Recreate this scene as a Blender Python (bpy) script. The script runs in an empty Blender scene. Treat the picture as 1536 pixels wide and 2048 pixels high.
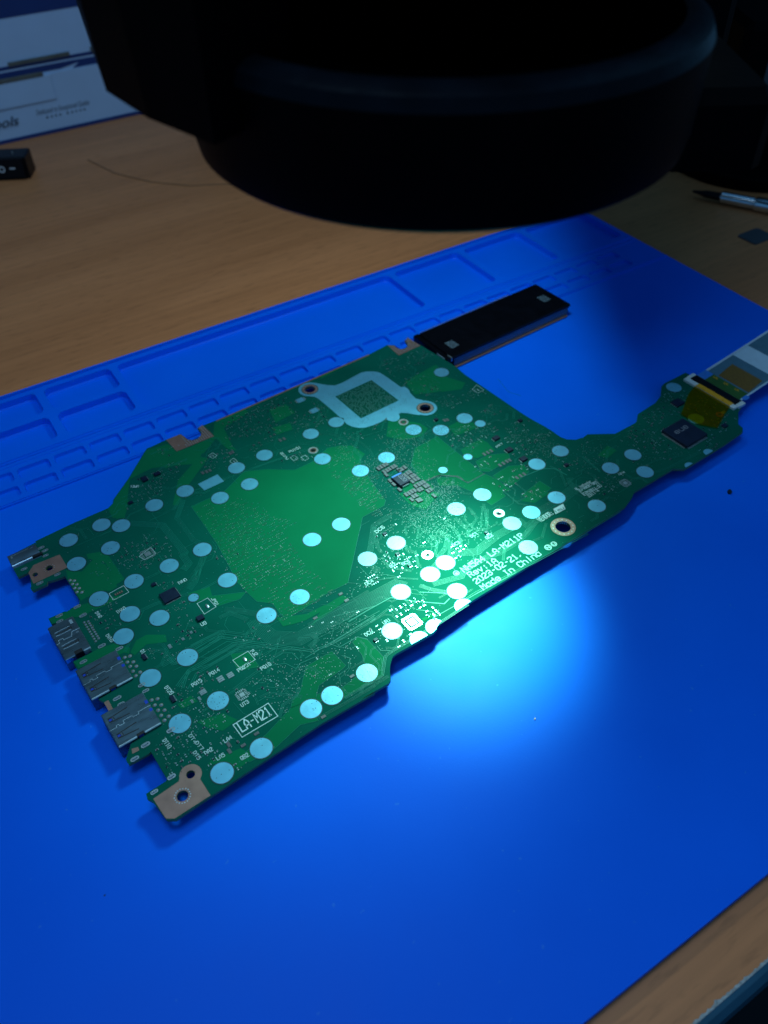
import bpy, bmesh, math, random
import numpy as np
from mathutils import Vector, Matrix
from mathutils.geometry import tessellate_polygon
MM = 0.001
C = bpy.context.scene.collection
rad = math.radians

# ------------------------------------------------------------------ camera
BT = 8.9                      # height of the board's top face above the desk, mm
CAM_Z = BT + 234.6
FPX, PITCH, ROLL = 1679.67, 44.619, -1.3136
cam_d = bpy.data.cameras.new('camera')
cam = bpy.data.objects.new('camera', cam_d); C.objects.link(cam)
bpy.context.scene.camera = cam
_p, _r = rad(PITCH), rad(ROLL)
FW = Vector((0, math.cos(_p), -math.sin(_p)))
_rt = Vector((1, 0, 0)); _up = _rt.cross(FW)
RT = math.cos(_r) * _rt + math.sin(_r) * _up
UP = -math.sin(_r) * _rt + math.cos(_r) * _up
cam.matrix_world = Matrix(((RT.x, UP.x, -FW.x, 0), (RT.y, UP.y, -FW.y, 0), (RT.z, UP.z, -FW.z, CAM_Z * MM), (0, 0, 0, 1)))
cam_d.sensor_fit = 'VERTICAL'; cam_d.sensor_height = 36.0
cam_d.lens = FPX / 2048 * 36.0
cam_d.clip_start = 0.005; cam_d.clip_end = 20
cam_d.dof.use_dof = True; cam_d.dof.focus_distance = 0.292; cam_d.dof.aperture_fstop = 13.5

# ------------------------------------------------------------------ light
world = bpy.data.worlds.new('World'); bpy.context.scene.world = world
world.use_nodes = True
_bg = world.node_tree.nodes['Background']
_bg.inputs[0].default_value = (0.15, 0.50, 1.0, 1); _bg.inputs[1].default_value = 0.25

def aim(o, target):
    o.rotation_euler = (Vector(target) - o.location).to_track_quat('-Z', 'Y').to_euler()

def spot(name, loc, target, power, angle, blend, size, col):
    l = bpy.data.lights.new(name, 'SPOT'); l.energy = power; l.spot_size = rad(angle); l.spot_blend = blend
    l.shadow_soft_size = size * MM; l.color = col
    o = bpy.data.objects.new(name, l); C.objects.link(o)
    o.location = Vector(loc) * MM; aim(o, Vector(target) * MM); return o

def area(name, loc, target, power, size, col, shape='DISK'):
    l = bpy.data.lights.new(name, 'AREA'); l.energy = power; l.shape = shape; l.size = size * MM; l.color = col
    o = bpy.data.objects.new(name, l); C.objects.link(o)
    o.location = Vector(loc) * MM; aim(o, Vector(target) * MM); return o

area('bench_led_lamp', (42, 345, 212), (20, 300, 5), 0.18, 30, (0.62, 0.92, 1.0))
spot('bench_led_beam', (42, 345, 212), (31, 195, 5), 15.5, 20.2, 1.0, 14, (0.20, 1.0, 0.66))
spot('bench_led_halo', (42, 345, 212), (-2, 214, 5), 5.2, 42, 1.0, 36, (0.45, 1.0, 0.92))
area('ceiling_light', (-90, 170, 760), (-50, 170, 0), 1.6, 340, (0.55, 0.84, 1.15))
bpy.context.scene.view_settings.view_transform = 'Standard'
bpy.context.scene.view_settings.look = 'None'
bpy.context.scene.view_settings.exposure = 0
bpy.context.scene.view_settings.gamma = 1

# ------------------------------------------------------------------ measuring helpers
def ground(px, py, z):
    d = FW + RT * ((px - 768) / FPX) + UP * ((1024 - py) / FPX)
    t = (z - CAM_Z) / d.z
    return (d.x * t, d.y * t)

class Frame:
    def __init__(s, ox, oy, deg, z): s.o = (ox, oy); s.a = rad(deg); s.z = z
    def to(s, p):
        x, y = p[0] - s.o[0], p[1] - s.o[1]; c, n = math.cos(s.a), math.sin(s.a)
        return (x * c + y * n, -x * n + y * c)
    def px(s, x, y, z=None): return s.to(ground(x, y, s.z if z is None else z))

_bo = ground(750, 1200, BT)
BF = Frame(_bo[0], _bo[1], 35.13, BT)       # the circuit board's own axes
_mo = ground(1265, 471, 4)
MF = Frame(_mo[0], _mo[1], 31.5, 4)         # the mat's own axes
PHOTO = {'A': (330, 700, 3.84), 'B': (580, 680, 3.84), 'C': (850, 750, 3.84), 'D': (200, 880, 3.84), 'E': (550, 950, 3.84),
         'F': (850, 950, 3.84), 'G': (350, 1150, 3.84), 'H': (650, 1050, 3.84), 'I': (1150, 650, 3.98), 'J': (0, 1000, 3.413),
         'K': (100, 1280, 3.413), 'P': (0, 0, 1), 'L': (0, 640, 3.84), 'U': (0, 1060, 6.4), 'V': (140, 1290, 6.98), 'X': (740, 880, 7.68)}

def q(s, z=None):
    """'G 10,20 30,40' -> list of board coordinates in mm"""
    out = []; k = 'P'
    for w in s.split():
        if w in PHOTO: k = w; continue
        x, y = map(float, w.split(',')); ox, oy, sc = PHOTO[k]
        out.append(BF.px(ox + x / sc, oy + y / sc, z))
    return out

# ------------------------------------------------------------------ materials
def mat(name, col, rough=0.5, metal=0.0, spec=0.5, var=0.0, vscale=60, bump=0.0, bscale=800, coat=0.0, trans=0.0, col2=None, stretch=None, alpha=1.0, crough=0.03):
    m = bpy.data.materials.new(name); m.use_nodes = True
    nt = m.node_tree; b = nt.nodes['Principled BSDF']
    b.inputs['Base Color'].default_value = (*col, 1); b.inputs['Roughness'].default_value = rough
    b.inputs['Metallic'].default_value = metal; b.inputs['Specular IOR Level'].default_value = spec
    b.inputs['Coat Weight'].default_value = coat; b.inputs['Coat Roughness'].default_value = crough
    b.inputs['Transmission Weight'].default_value = trans; b.inputs['Alpha'].default_value = alpha
    tc = nt.nodes.new('ShaderNodeTexCoord'); mp = nt.nodes.new('ShaderNodeMapping')
    nt.links.new(tc.outputs['Object'], mp.inputs[0])
    if stretch: mp.inputs['Scale'].default_value = stretch
    if var or col2:
        n = nt.nodes.new('ShaderNodeTexNoise'); n.inputs['Scale'].default_value = vscale; n.inputs['Detail'].default_value = 5
        nt.links.new(mp.outputs[0], n.inputs['Vector'])
        r = nt.nodes.new('ShaderNodeValToRGB'); r.color_ramp.elements[0].position = 0.3; r.color_ramp.elements[1].position = 0.7
        a = tuple(c * (1 - var) for c in col); z = col2 or tuple(min(1, c * (1 + var)) for c in col)
        r.color_ramp.elements[0].color = (*a, 1); r.color_ramp.elements[1].color = (*z, 1)
        nt.links.new(n.outputs['Fac'], r.inputs[0]); nt.links.new(r.outputs[0], b.inputs['Base Color'])
        rr = nt.nodes.new('ShaderNodeMapRange'); rr.inputs['To Min'].default_value = rough * 0.85; rr.inputs['To Max'].default_value = min(1, rough * 1.15)
        nt.links.new(n.outputs['Fac'], rr.inputs[0]); nt.links.new(rr.outputs[0], b.inputs['Roughness'])
    if bump:
        n = nt.nodes.new('ShaderNodeTexNoise'); n.inputs['Scale'].default_value = bscale; n.inputs['Detail'].default_value = 3
        nt.links.new(mp.outputs[0], n.inputs['Vector'])
        bp = nt.nodes.new('ShaderNodeBump'); bp.inputs['Strength'].default_value = bump; bp.inputs['Distance'].default_value = 0.0002
        nt.links.new(n.outputs['Fac'], bp.inputs['Height']); nt.links.new(bp.outputs[0], b.inputs['Normal'])
    return m

M = {}
M['mask'] = mat('dark_solder_mask', (0.0015, 0.082, 0.056), 0.5, spec=0.012, var=0.12, vscale=45, bump=0.05, bscale=900)
M['pour'] = mat('solder_mask_over_copper', (0.0025, 0.128, 0.052), 0.5, spec=0.012, var=0.07, vscale=45, bump=0.05, bscale=900)
M['trace'] = mat('solder_mask_over_track', (0.008, 0.160, 0.112), 0.38, spec=0.13, var=0.05, vscale=100)
M['clear'] = mat('mask_clearance', (0.0015, 0.030, 0.035), 0.5)
M['edge'] = mat('laminate_edge', (0.10, 0.16, 0.075), 0.6, var=0.2, vscale=400)
M['tin'] = mat('tinned_pad', (0.14, 0.47, 0.64), 0.38, metal=0.5, var=0.05, vscale=300, bump=0.15, bscale=500)
M['solder'] = mat('solder', (0.50, 0.58, 0.60), 0.32, metal=0.8, var=0.15, vscale=800)
M['copper'] = mat('bare_copper', (0.31, 0.175, 0.135), 0.45, metal=0.5, spec=0.4, var=0.12, vscale=250, bump=0.1, bscale=500)
M['silk'] = mat('silkscreen_ink', (0.50, 0.64, 0.62), 0.6, var=0.08, vscale=500)
M['viametal'] = mat('via_metal', (0.19, 0.27, 0.25), 0.55, metal=0.3)
M['chip'] = mat('chip_plastic', (0.004, 0.011, 0.032), 0.42, spec=0.25, var=0.2, vscale=400, bump=0.2, bscale=3000)
M['chipmark'] = mat('chip_marking', (0.16, 0.18, 0.22), 0.5)
M['cap'] = mat('ceramic_capacitor', (0.085, 0.080, 0.088), 0.5, var=0.15, vscale=900)
M['capend'] = mat('plated_end', (0.10, 0.105, 0.12), 0.5, metal=0.2)
M['steel'] = mat('connector_steel', (0.14, 0.22, 0.27), 0.28, metal=0.78, var=0.2, vscale=160, bump=0.1, bscale=600, stretch=(1, 3, 1))
M['hole'] = mat('dark_opening', (0.002, 0.003, 0.006), 0.6)
M['blueplastic'] = mat('blue_plastic_insert', (0.004, 0.045, 0.42), 0.4)
M['deep'] = mat('light_trap_black', (0.0002, 0.0002, 0.0003), 0.7, spec=0.0)
M['rim'] = mat('worn_black_rim', (0.002, 0.004, 0.007), 0.32, spec=0.07, var=0.4, vscale=80, bump=0.6, bscale=500)
M['blackplastic'] = mat('black_plastic', (0.0015, 0.002, 0.004), 0.35, spec=0.2, var=0.3, vscale=200, bump=0.2, bscale=1200)
M['matte'] = mat('matte_black_paint', (0.0007, 0.0009, 0.0015), 0.5, spec=0.035, var=0.3, vscale=60, bump=0.2, bscale=900)
M['white'] = mat('white_connector_plastic', (0.55, 0.62, 0.60), 0.5, var=0.05, vscale=300)
M['kapton'] = mat('amber_film', (0.62, 0.30, 0.01), 0.28, var=0.1, vscale=200)
M['olive'] = mat('green_flex', (0.02, 0.085, 0.008), 0.4, var=0.15, vscale=300)
M['brownfilm'] = mat('brown_film', (0.14, 0.075, 0.006), 0.4, var=0.2, vscale=900)
M['cablegrey'] = mat('grey_cable_film', (0.05, 0.13, 0.18), 0.35, var=0.1, vscale=300)
M['cablewhite'] = mat('pale_cable_film', (0.38, 0.52, 0.60), 0.4, var=0.05, vscale=300)
M['stiffener'] = mat('blue_stiffener', (0.02, 0.16, 0.55), 0.4, var=0.15, vscale=500)
M['chrome'] = mat('polished_metal', (0.75, 0.80, 0.85), 0.2, metal=1.0, var=0.05, vscale=300)
M['chrome2'] = mat('worn_bright_steel', (0.42, 0.54, 0.60), 0.42, metal=0.4, var=0.2, vscale=300)
M['boxwhite'] = mat('white_card', (0.40, 0.54, 0.74), 0.55, var=0.03, vscale=40, bump=0.05, bscale=300)
M['boxblue'] = mat('blue_print', (0.001, 0.028, 0.15), 0.5, var=0.05, vscale=40)
M['boxdark'] = mat('dark_card_core', (0.10, 0.10, 0.09), 0.8, var=0.2, vscale=100)  # dark tone of the box's card edges
M['ink'] = mat('dark_ink', (0.01, 0.012, 0.03), 0.6)
M['shadow_brown'] = mat('painted_shadow_brown', (0.20, 0.09, 0.035), 0.6)  # brown that stands in for the curved shadow on the desk
M['edgeband'] = mat('desk_edge_band', (0.014, 0.08, 0.13), 0.5, var=0.15, vscale=60)
M['chipped'] = mat('chipped_board_core', (0.34, 0.36, 0.34), 0.8, var=0.35, vscale=900, bump=0.4, bscale=1500)
M['floor'] = mat('dark_floor', (0.006, 0.006, 0.008), 0.8, var=0.3, vscale=8)
M['wall'] = mat('dark_wall', (0.02, 0.025, 0.03), 0.9, var=0.2, vscale=6)
M['patch'] = mat('speckled_grey_patch', (0.004, 0.01, 0.015), 0.5, col2=(0.10, 0.15, 0.18), vscale=1300)
M['sticker'] = mat('grey_sticker', (0.05, 0.06, 0.07), 0.5, var=0.1, vscale=100)

def mat_mat():
    m = mat('blue_silicone', (0.0006, 0.10, 0.70), 0.48, spec=0.07, bump=0.12, bscale=1600)
    nt = m.node_tree; b = nt.nodes['Principled BSDF']; tc = nt.nodes['Texture Coordinate']
    n = nt.nodes.new('ShaderNodeTexNoise'); n.inputs['Scale'].default_value = 22; n.inputs['Detail'].default_value = 6
    nt.links.new(tc.outputs['Object'], n.inputs['Vector'])
    r = nt.nodes.new('ShaderNodeValToRGB'); r.color_ramp.elements[0].position = 0.25; r.color_ramp.elements[1].position = 0.75
    r.color_ramp.elements[0].color = (0.0002, 0.124, 0.80, 1); r.color_ramp.elements[1].color = (0.0003, 0.138, 0.86, 1)
    nt.links.new(n.outputs['Fac'], r.inputs[0])
    # dust specks and faint scuffs
    v = nt.nodes.new('ShaderNodeTexNoise'); v.inputs['Scale'].default_value = 420; v.inputs['Detail'].default_value = 1
    nt.links.new(tc.outputs['Object'], v.inputs['Vector'])
    g = nt.nodes.new('ShaderNodeMath'); g.operation = 'GREATER_THAN'; g.inputs[1].default_value = 0.785
    nt.links.new(v.outputs['Fac'], g.inputs[0])
    mx = nt.nodes.new('ShaderNodeMix'); mx.data_type = 'RGBA'
    k = nt.nodes.new('ShaderNodeMath'); k.operation = 'MULTIPLY'; k.inputs[1].default_value = 0.35
    nt.links.new(g.outputs[0], k.inputs[0]); nt.links.new(k.outputs[0], mx.inputs[0])
    nt.links.new(r.outputs[0], mx.inputs[6]); mx.inputs[7].default_value = (0.05, 0.26, 0.80, 1)
    nt.links.new(mx.outputs[2], b.inputs['Base Color'])
    rr = nt.nodes.new('ShaderNodeMapRange'); rr.inputs['From Min'].default_value = 0.3; rr.inputs['From Max'].default_value = 0.7
    rr.inputs['To Min'].default_value = 0.40; rr.inputs['To Max'].default_value = 0.50
    nt.links.new(n.outputs['Fac'], rr.inputs[0]); nt.links.new(rr.outputs[0], b.inputs['Roughness'])
    return m
M['silicone'] = mat_mat()

def mat_wood():
    m = bpy.data.materials.new('beech_laminate'); m.use_nodes = True
    nt = m.node_tree; b = nt.nodes['Principled BSDF']; L = nt.links.new
    tc = nt.nodes.new('ShaderNodeTexCoord')
    def noise(scale, st, det=4, dist=0):
        mp = nt.nodes.new('ShaderNodeMapping'); mp.inputs['Scale'].default_value = st; L(tc.outputs['Object'], mp.inputs[0])
        n = nt.nodes.new('ShaderNodeTexNoise'); n.inputs['Scale'].default_value = scale; n.inputs['Detail'].default_value = det
        n.inputs['Distortion'].default_value = dist; L(mp.outputs[0], n.inputs['Vector']); return n
    big = noise(9, (0.25, 2.4, 1), 4, 0.6); fine = noise(60, (0.12, 5, 1), 4, 0.3); fleck = noise(260, (0.35, 1.6, 1), 2)
    r1 = nt.nodes.new('ShaderNodeValToRGB'); e = r1.color_ramp.elements
    e[0].position = 0.3; e[0].color = (0.49, 0.172, 0.060, 1); e[1].position = 0.72; e[1].color = (0.64, 0.235, 0.088, 1)
    L(big.outputs['Fac'], r1.inputs[0])
    def mul(src, fac_node, lo, hi, a, c):
        r = nt.nodes.new('ShaderNodeValToRGB'); r.color_ramp.elements[0].position = lo; r.color_ramp.elements[1].position = hi
        r.color_ramp.elements[0].color = (a, a, a, 1); r.color_ramp.elements[1].color = (c, c, c, 1); L(fac_node.outputs['Fac'], r.inputs[0])
        mx = nt.nodes.new('ShaderNodeMix'); mx.data_type = 'RGBA'; mx.blend_type = 'MULTIPLY'; mx.inputs[0].default_value = 1
        L(src, mx.inputs[6]); L(r.outputs[0], mx.inputs[7]); return mx.outputs[2]
    c = mul(r1.outputs[0], fine, 0.35, 0.65, 0.90, 1.03); c = mul(c, fleck, 0.28, 0.44, 0.80, 1.0)
    L(c, b.inputs['Base Color']); b.inputs['Roughness'].default_value = 0.5; b.inputs['Specular IOR Level'].default_value = 0.35
    bp = nt.nodes.new('ShaderNodeBump'); bp.inputs['Strength'].default_value = 0.12; bp.inputs['Distance'].default_value = 0.0002
    L(fleck.outputs['Fac'], bp.inputs['Height']); L(bp.outputs[0], b.inputs['Normal'])
    return m
M['wood'] = mat_wood()

def mat_tape():
    m = bpy.data.materials.new('amber_tape'); m.use_nodes = True; nt = m.node_tree; L = nt.links.new
    b = nt.nodes['Principled BSDF']; out = nt.nodes['Material Output']
    b.inputs['Base Color'].default_value = (0.30, 0.20, 0.01, 1); b.inputs['Roughness'].default_value = 0.25
    tr = nt.nodes.new('ShaderNodeBsdfTransparent'); tr.inputs[0].default_value = (0.95, 0.78, 0.07, 1)
    tc = nt.nodes.new('ShaderNodeTexCoord'); n = nt.nodes.new('ShaderNodeTexNoise'); n.inputs['Scale'].default_value = 250
    L(tc.outputs['Object'], n.inputs['Vector'])
    r = nt.nodes.new('ShaderNodeMapRange'); r.inputs['To Min'].default_value = 0.04; r.inputs['To Max'].default_value = 0.12
    L(n.outputs['Fac'], r.inputs[0])
    mx = nt.nodes.new('ShaderNodeMixShader'); L(r.outputs[0], mx.inputs[0]); L(tr.outputs[0], mx.inputs[1]); L(b.outputs[0], mx.inputs[2]); L(mx.outputs[0], out.inputs[0])
    return m
M['tape'] = mat_tape()

# ------------------------------------------------------------------ mesh builder
class MB:
    def __init__(s): s.v = []; s.f = []; s.m = []; s.mats = []
    def mi(s, m):
        if m not in s.mats: s.mats.append(m)
        return s.mats.index(m)
    def add(s, vs, fs, m):
        n = len(s.v); s.v += vs; k = s.mi(m)
        for f in fs: s.f.append(tuple(i + n for i in f)); s.m.append(k)
    def prism(s, loops, z0, z1, m, side=None, bottom=True):
        if loops and not isinstance(loops[0][0], (tuple, list)): loops = [loops]
        flat = [p for l in loops for p in l]
        tri = tessellate_polygon([[Vector((x, y, 0)) for x, y in l] for l in loops]); k = len(flat)
        up = []
        for t in tri:
            a, b_, c = (flat[i] for i in t)
            cr = (b_[0]-a[0])*(c[1]-a[1]) - (b_[1]-a[1])*(c[0]-a[0])
            if abs(cr) < 1e-9: continue
            up.append(tuple(t) if cr > 0 else tuple(reversed(t)))
        s.add([(x, y, z1) for x, y in flat], up, m)
        if bottom: s.add([(x, y, z0) for x, y in flat], [tuple(reversed(t)) for t in up], m)
        for li, l in enumerate(loops):
            ar = sum(l[i][0]*l[(i+1) % len(l)][1] - l[(i+1) % len(l)][0]*l[i][1] for i in range(len(l)))
            if (ar > 0) != (li == 0): l = l[::-1]
            n = len(l); vs = [(x, y, z0) for x, y in l] + [(x, y, z1) for x, y in l]
            s.add(vs, [(i, (i+1) % n, n+(i+1) % n, n+i) for i in range(n)], side or m)
    def box(s, x0, x1, y0, y1, z0, z1, m, bev=0.0, ang=0, c=(0, 0)):
        if bev > 0:
            b = bev
            l = [(x0+b, y0), (x1-b, y0), (x1, y0+b), (x1, y1-b), (x1-b, y1), (x0+b, y1), (x0, y1-b), (x0, y0+b)]
            l2 = [(x0+b*1.3, y0+b), (x1-b*1.3, y0+b), (x1-b, y0+b*1.3), (x1-b, y1-b*1.3), (x1-b*1.3, y1-b), (x0+b*1.3, y1-b), (x0+b, y1-b*1.3), (x0+b, y0+b*1.3)]
            vs = [(*p, z0) for p in l] + [(*p, z1-b) for p in l] + [(*p, z1) for p in l2]
            fs = [(7, 6, 5, 4, 3, 2, 1, 0), tuple(range(16, 24))] + [(i, (i+1) % 8, 8+(i+1) % 8, 8+i) for i in range(8)] + [(8+i, 8+(i+1) % 8, 16+(i+1) % 8, 16+i) for i in range(8)]
        else:
            vs = [(x0, y0, z0), (x1, y0, z0), (x1, y1, z0), (x0, y1, z0), (x0, y0, z1), (x1, y0, z1), (x1, y1, z1), (x0, y1, z1)]
            fs = [(3, 2, 1, 0), (4, 5, 6, 7), (0, 1, 5, 4), (1, 2, 6, 5), (2, 3, 7, 6), (3, 0, 4, 7)]
        if ang or c != (0, 0):
            a, d = math.cos(ang), math.sin(ang)
            vs = [(c[0]+x*a-y*d, c[1]+x*d+y*a, z) for x, y, z in vs]
        s.add(vs, fs, m)
    def ribbon(s, pts, w, z0, z1, m, bev=0.3, closed=False):
        P = [pts[0]]
        for p in pts[1:]:
            if math.dist(p, P[-1]) > 1e-4: P.append(p)
        if closed and math.dist(P[0], P[-1]) < 1e-3: P.pop()
        n = len(P)
        if n < 2: return
        rows = []
        for i, p in enumerate(P):
            a = P[(i-1) % n] if (i > 0 or closed) else None; b_ = P[(i+1) % n] if (i < n-1 or closed) else None
            def nrm(u, v):
                d = math.dist(u, v) or 1; return (-(v[1]-u[1])/d, (v[0]-u[0])/d)
            if a is None: nx, ny = nrm(p, b_); k = 1
            elif b_ is None: nx, ny = nrm(a, p); k = 1
            else:
                n1, n2 = nrm(a, p), nrm(p, b_); nx, ny = n1[0]+n2[0], n1[1]+n2[1]; l = math.hypot(nx, ny) or 1; nx /= l; ny /= l
                k = 1/max(0.45, nx*n1[0]+ny*n1[1])
            h = w/2*k; t = h*(1-bev)
            rows.append([(p[0]+nx*h, p[1]+ny*h, z0), (p[0]+nx*t, p[1]+ny*t, z1), (p[0]-nx*t, p[1]-ny*t, z1), (p[0]-nx*h, p[1]-ny*h, z0)])
        vs = [v for r in rows for v in r]; fs = []
        for i in range(n if closed else n-1):
            j = (i+1) % n
            for c in range(3): fs.append((4*i+c, 4*i+c+1, 4*j+c+1, 4*j+c))
        s.add(vs, fs, m)
    def disc(s, x, y, r, z0, z1, m, n=10, rin=0):
        o = [(x+r*math.cos(2*math.pi*i/n), y+r*math.sin(2*math.pi*i/n)) for i in range(n)]
        if rin:
            k = [(x+rin*math.cos(2*math.pi*i/n), y+rin*math.sin(2*math.pi*i/n)) for i in range(n)]
            vs = [(*p, z1) for p in o] + [(*p, z1) for p in k] + [(*p, z0) for p in o] + [(*p, z0) for p in k]; fs = []
            for i in range(n):
                j = (i+1) % n; fs += [(i, j, n+j, n+i), (2*n+i, 2*n+j, j, i), (n+i, n+j, 3*n+j, 3*n+i)]
            s.add(vs, fs, m)
        else:
            s.add([(*p, z1) for p in o] + [(*p, z0) for p in o], [tuple(range(n))] + [(n+i, n+(i+1) % n, (i+1) % n, i) for i in range(n)], m)
    def lathe(s, cx, cy, prof, m, n=64):
        vs = []; fs = []
        for r, z in prof:
            vs += [(cx+r*math.cos(2*math.pi*i/n), cy+r*math.sin(2*math.pi*i/n), z) for i in range(n)]
        for k in range(len(prof)-1):
            for i in range(n):
                j = (i+1) % n; fs.append((k*n+i, k*n+j, (k+1)*n+j, (k+1)*n+i))
        s.add(vs, fs, m)
    def build(s, name, parent=None, smooth=False, label=None, kind=None, loc=None, rotz=0, cat=None, group=None):
        me = bpy.data.meshes.new(name)
        me.from_pydata([(x*MM, y*MM, z*MM) for x, y, z in s.v], [], s.f)
        for m in s.mats: me.materials.append(m)
        me.polygons.foreach_set('material_index', s.m)
        if smooth: me.polygons.foreach_set('use_smooth', [True]*len(s.f))
        me.update()
        if smooth:
            try: me.set_sharp_from_angle(angle=rad(35))
            except Exception: pass
        o = bpy.data.objects.new(name, me); C.objects.link(o)
        if parent: o.parent = parent
        if loc: o.location = Vector(loc)*MM
        o.rotation_euler.z = rotz
        if label: o['label'] = label
        if kind: o['kind'] = kind
        if cat: o['category'] = cat
        if group: o['group'] = group
        return o

def thing(name, label, cat, loc=(0, 0, 0), rotz=0, group=None):
    o = bpy.data.objects.new(name, None); C.objects.link(o); o.location = Vector(loc)*MM; o.rotation_euler.z = rotz
    o['label'] = label; o['category'] = cat; o.empty_display_size = 0.01
    if group: o['group'] = group
    return o

def copy_part(src, parent, x, y, z, rz=0):
    c = src.copy(); C.objects.link(c); c.parent = parent; c.location = Vector((x, y, z))*MM; c.rotation_euler.z = rz
    return c

def rrect(x0, x1, y0, y1, r, n=4):
    out = []
    for cx, cy, a in ((x1-r, y0+r, -90), (x1-r, y1-r, 0), (x0+r, y1-r, 90), (x0+r, y0+r, 180)):
        for i in range(n+1):
            t = rad(a+90*i/n); out.append((cx+r*math.cos(t), cy+r*math.sin(t)))
    return out
def circ(x, y, r, n=28): return [(x+r*math.cos(2*math.pi*i/n), y+r*math.sin(2*math.pi*i/n)) for i in range(n)]
def slot(x, y, l, w, n=6):
    h = (l-w)/2
    return [(x+h+w/2*math.cos(rad(-90+180*i/n)), y+w/2*math.sin(rad(-90+180*i/n))) for i in range(n+1)] + \
           [(x-h+w/2*math.cos(rad(90+180*i/n)), y+w/2*math.sin(rad(90+180*i/n))) for i in range(n+1)]

# ================================================================== THE SETTING
a_m = rad(31.5)
b = MB(); b.box(-900, 600, -314, 620, -24, 0, M['wood'])
desk = b.build('desk', kind='structure', loc=(*MF.o, 0), rotz=a_m)
b = MB(); b.add([(-900, -314, -.1), (600, -314, -.1), (600, -315.6, -.5), (-900, -315.6, -.5), (-900, -317.2, -2.4), (600, -317.2, -2.4), (-900, -317.4, -24), (600, -317.4, -24), (-900, -314, -24), (600, -314, -24)], [(3, 2, 1, 0), (4, 5, 2, 3), (6, 7, 5, 4), (8, 9, 7, 6)], M['edgeband']); b.build('edge_band', desk)
random.seed(4)
b = MB(); x = -420.0; pts = []
while x < -150:
    pts.append((x, -313.75 + random.uniform(0, 0.55) + (0.8 if random.random() < 0.12 else 0))); x += random.uniform(0.3, 1.2)
for i in range(len(pts)-1):
    (xa, ya), (xb, yb) = pts[i], pts[i+1]
    b.add([(xa, -314.25, 0.05), (xb, -314.25, 0.05), (xb, yb, 0.06), (xa, ya, 0.06)], [(0, 1, 2, 3)], M['chipped'])
b.build('chipped_edge', desk)
b = MB(); b.box(-3000, 3000, -3000, 3000, -760, -740, M['floor']); b.build('floor', kind='structure')
b = MB(); b.box(-1500, 1500, 640, 660, -740, 1200, M['wall']); b.build('back_wall', kind='structure', loc=(*MF.o, 0), rotz=a_m)

# ================================================================== MAT
def build_mat():
    t = thing('repair_mat', 'blue silicone repair mat with moulded trays lying on the wooden desk', 'mat', (*MF.o, 0), a_m)
    b = MB(); S = M['silicone']
    xl, xr = -462, 0
    def outline():
        r = 6; o = []
        for cx, cy, a in ((xr-r, -299+r, -90), (xr-r, 48.3-r, 0), (xl+r, 48.3-r, 90), (xl+r, -299+r, 180)):
            for i in range(7): th = rad(a+15*i); o.append((cx+r*math.cos(th), cy+r*math.sin(th)))
        return o
    pk = []
    for x0, x1 in ((-458, -436), (-432, -400), (-396, -353), (-345, -312)):
        pass
    big = [(-397, -349), (-345, -312)]
    for x0, x1 in [(-449, -401)] + big:
        pk.append((x0, x1, 24.6, 42.6, 3.2, 3.6)); pk.append((x0, x1, 3.0, 20.6, 3.2, 3.6))
    for x0, x1 in [(-308.5, -148.3), (-144.3, -100.2), (-95.8, -54.2), (-49.6, -5)]: pk.append((x0, x1, 3.0, 42.6, 3.2, 3.6))
    for k in range(-4, 23):
        x1 = -373.5 + 15.87*k
        if x1 > -8: break
        pk.append((x1-13.8, x1, -15.8, -8.7, 1.6, 1.5)); pk.append((x1-13.8, x1, -26.2, -19.3, 1.6, 1.5))
    zt = 4.4
    # raised tray frame, the work area stands a little lower
    frame = rrect(xl+3, xr-3, -28.6, 45.6, 2.5, 3)
    loops = [frame] + [rrect(x0, x1, y0, y1, r, 4) for x0, x1, y0, y1, r, d in pk]
    # groove between big and small trays
    loops.append(rrect(xl+6, xr-6, -3.9, -2.6, 0.6, 2)); 
    b.prism(loops, 3.3, zt, S, bottom=False)
    b.prism([outline(), [(x, y) for x, y in frame]], 0, 3.3, S, bottom=False)
    def pocket(x0, x1, y0, y1, r, d):
        top = rrect(x0, x1, y0, y1, r, 4); mid = rrect(x0+0.25, x1-0.25, y0+0.25, y1-0.25, r, 4); k = min(.9, d*.3); bot = rrect(x0+k, x1-k, y0+k, y1-k, r*0.8, 4); n = len(top)
        vs = [(*p, zt) for p in top] + [(*p, zt-d+min(.6, d*.3)) for p in mid] + [(*p, zt-d) for p in bot]
        b.add(vs, [(i, (i+1) % n, n+(i+1) % n, n+i)[::-1] for i in range(n)] + [(n+i, n+(i+1) % n, 2*n+(i+1) % n, 2*n+i)[::-1] for i in range(n)] + [tuple(range(2*n, 3*n))], S)
    for a in pk: pocket(*a)
    pocket(xl+6, xr-6, -3.9, -2.6, 0.6, 0.55)
    # thin moulded lips
    b.ribbon([(xl+4, -1.3), (xr-4, -1.3)], 1.2, zt, zt+0.5, S)
    b.ribbon([(xl+4, -5.4), (xr-4, -5.4)], 1.2, zt, zt+0.35, S)
    b.ribbon([(xl+1, 47.3), (xr-1, 47.3)], 1.6, 3.3, 5.0, S)
    b.ribbon([(xl+1, -28.9), (xr-1, -28.9)], 1.2, 3.3, 4.1, S)
    b.build('mat_body', t)
build_mat()

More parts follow.
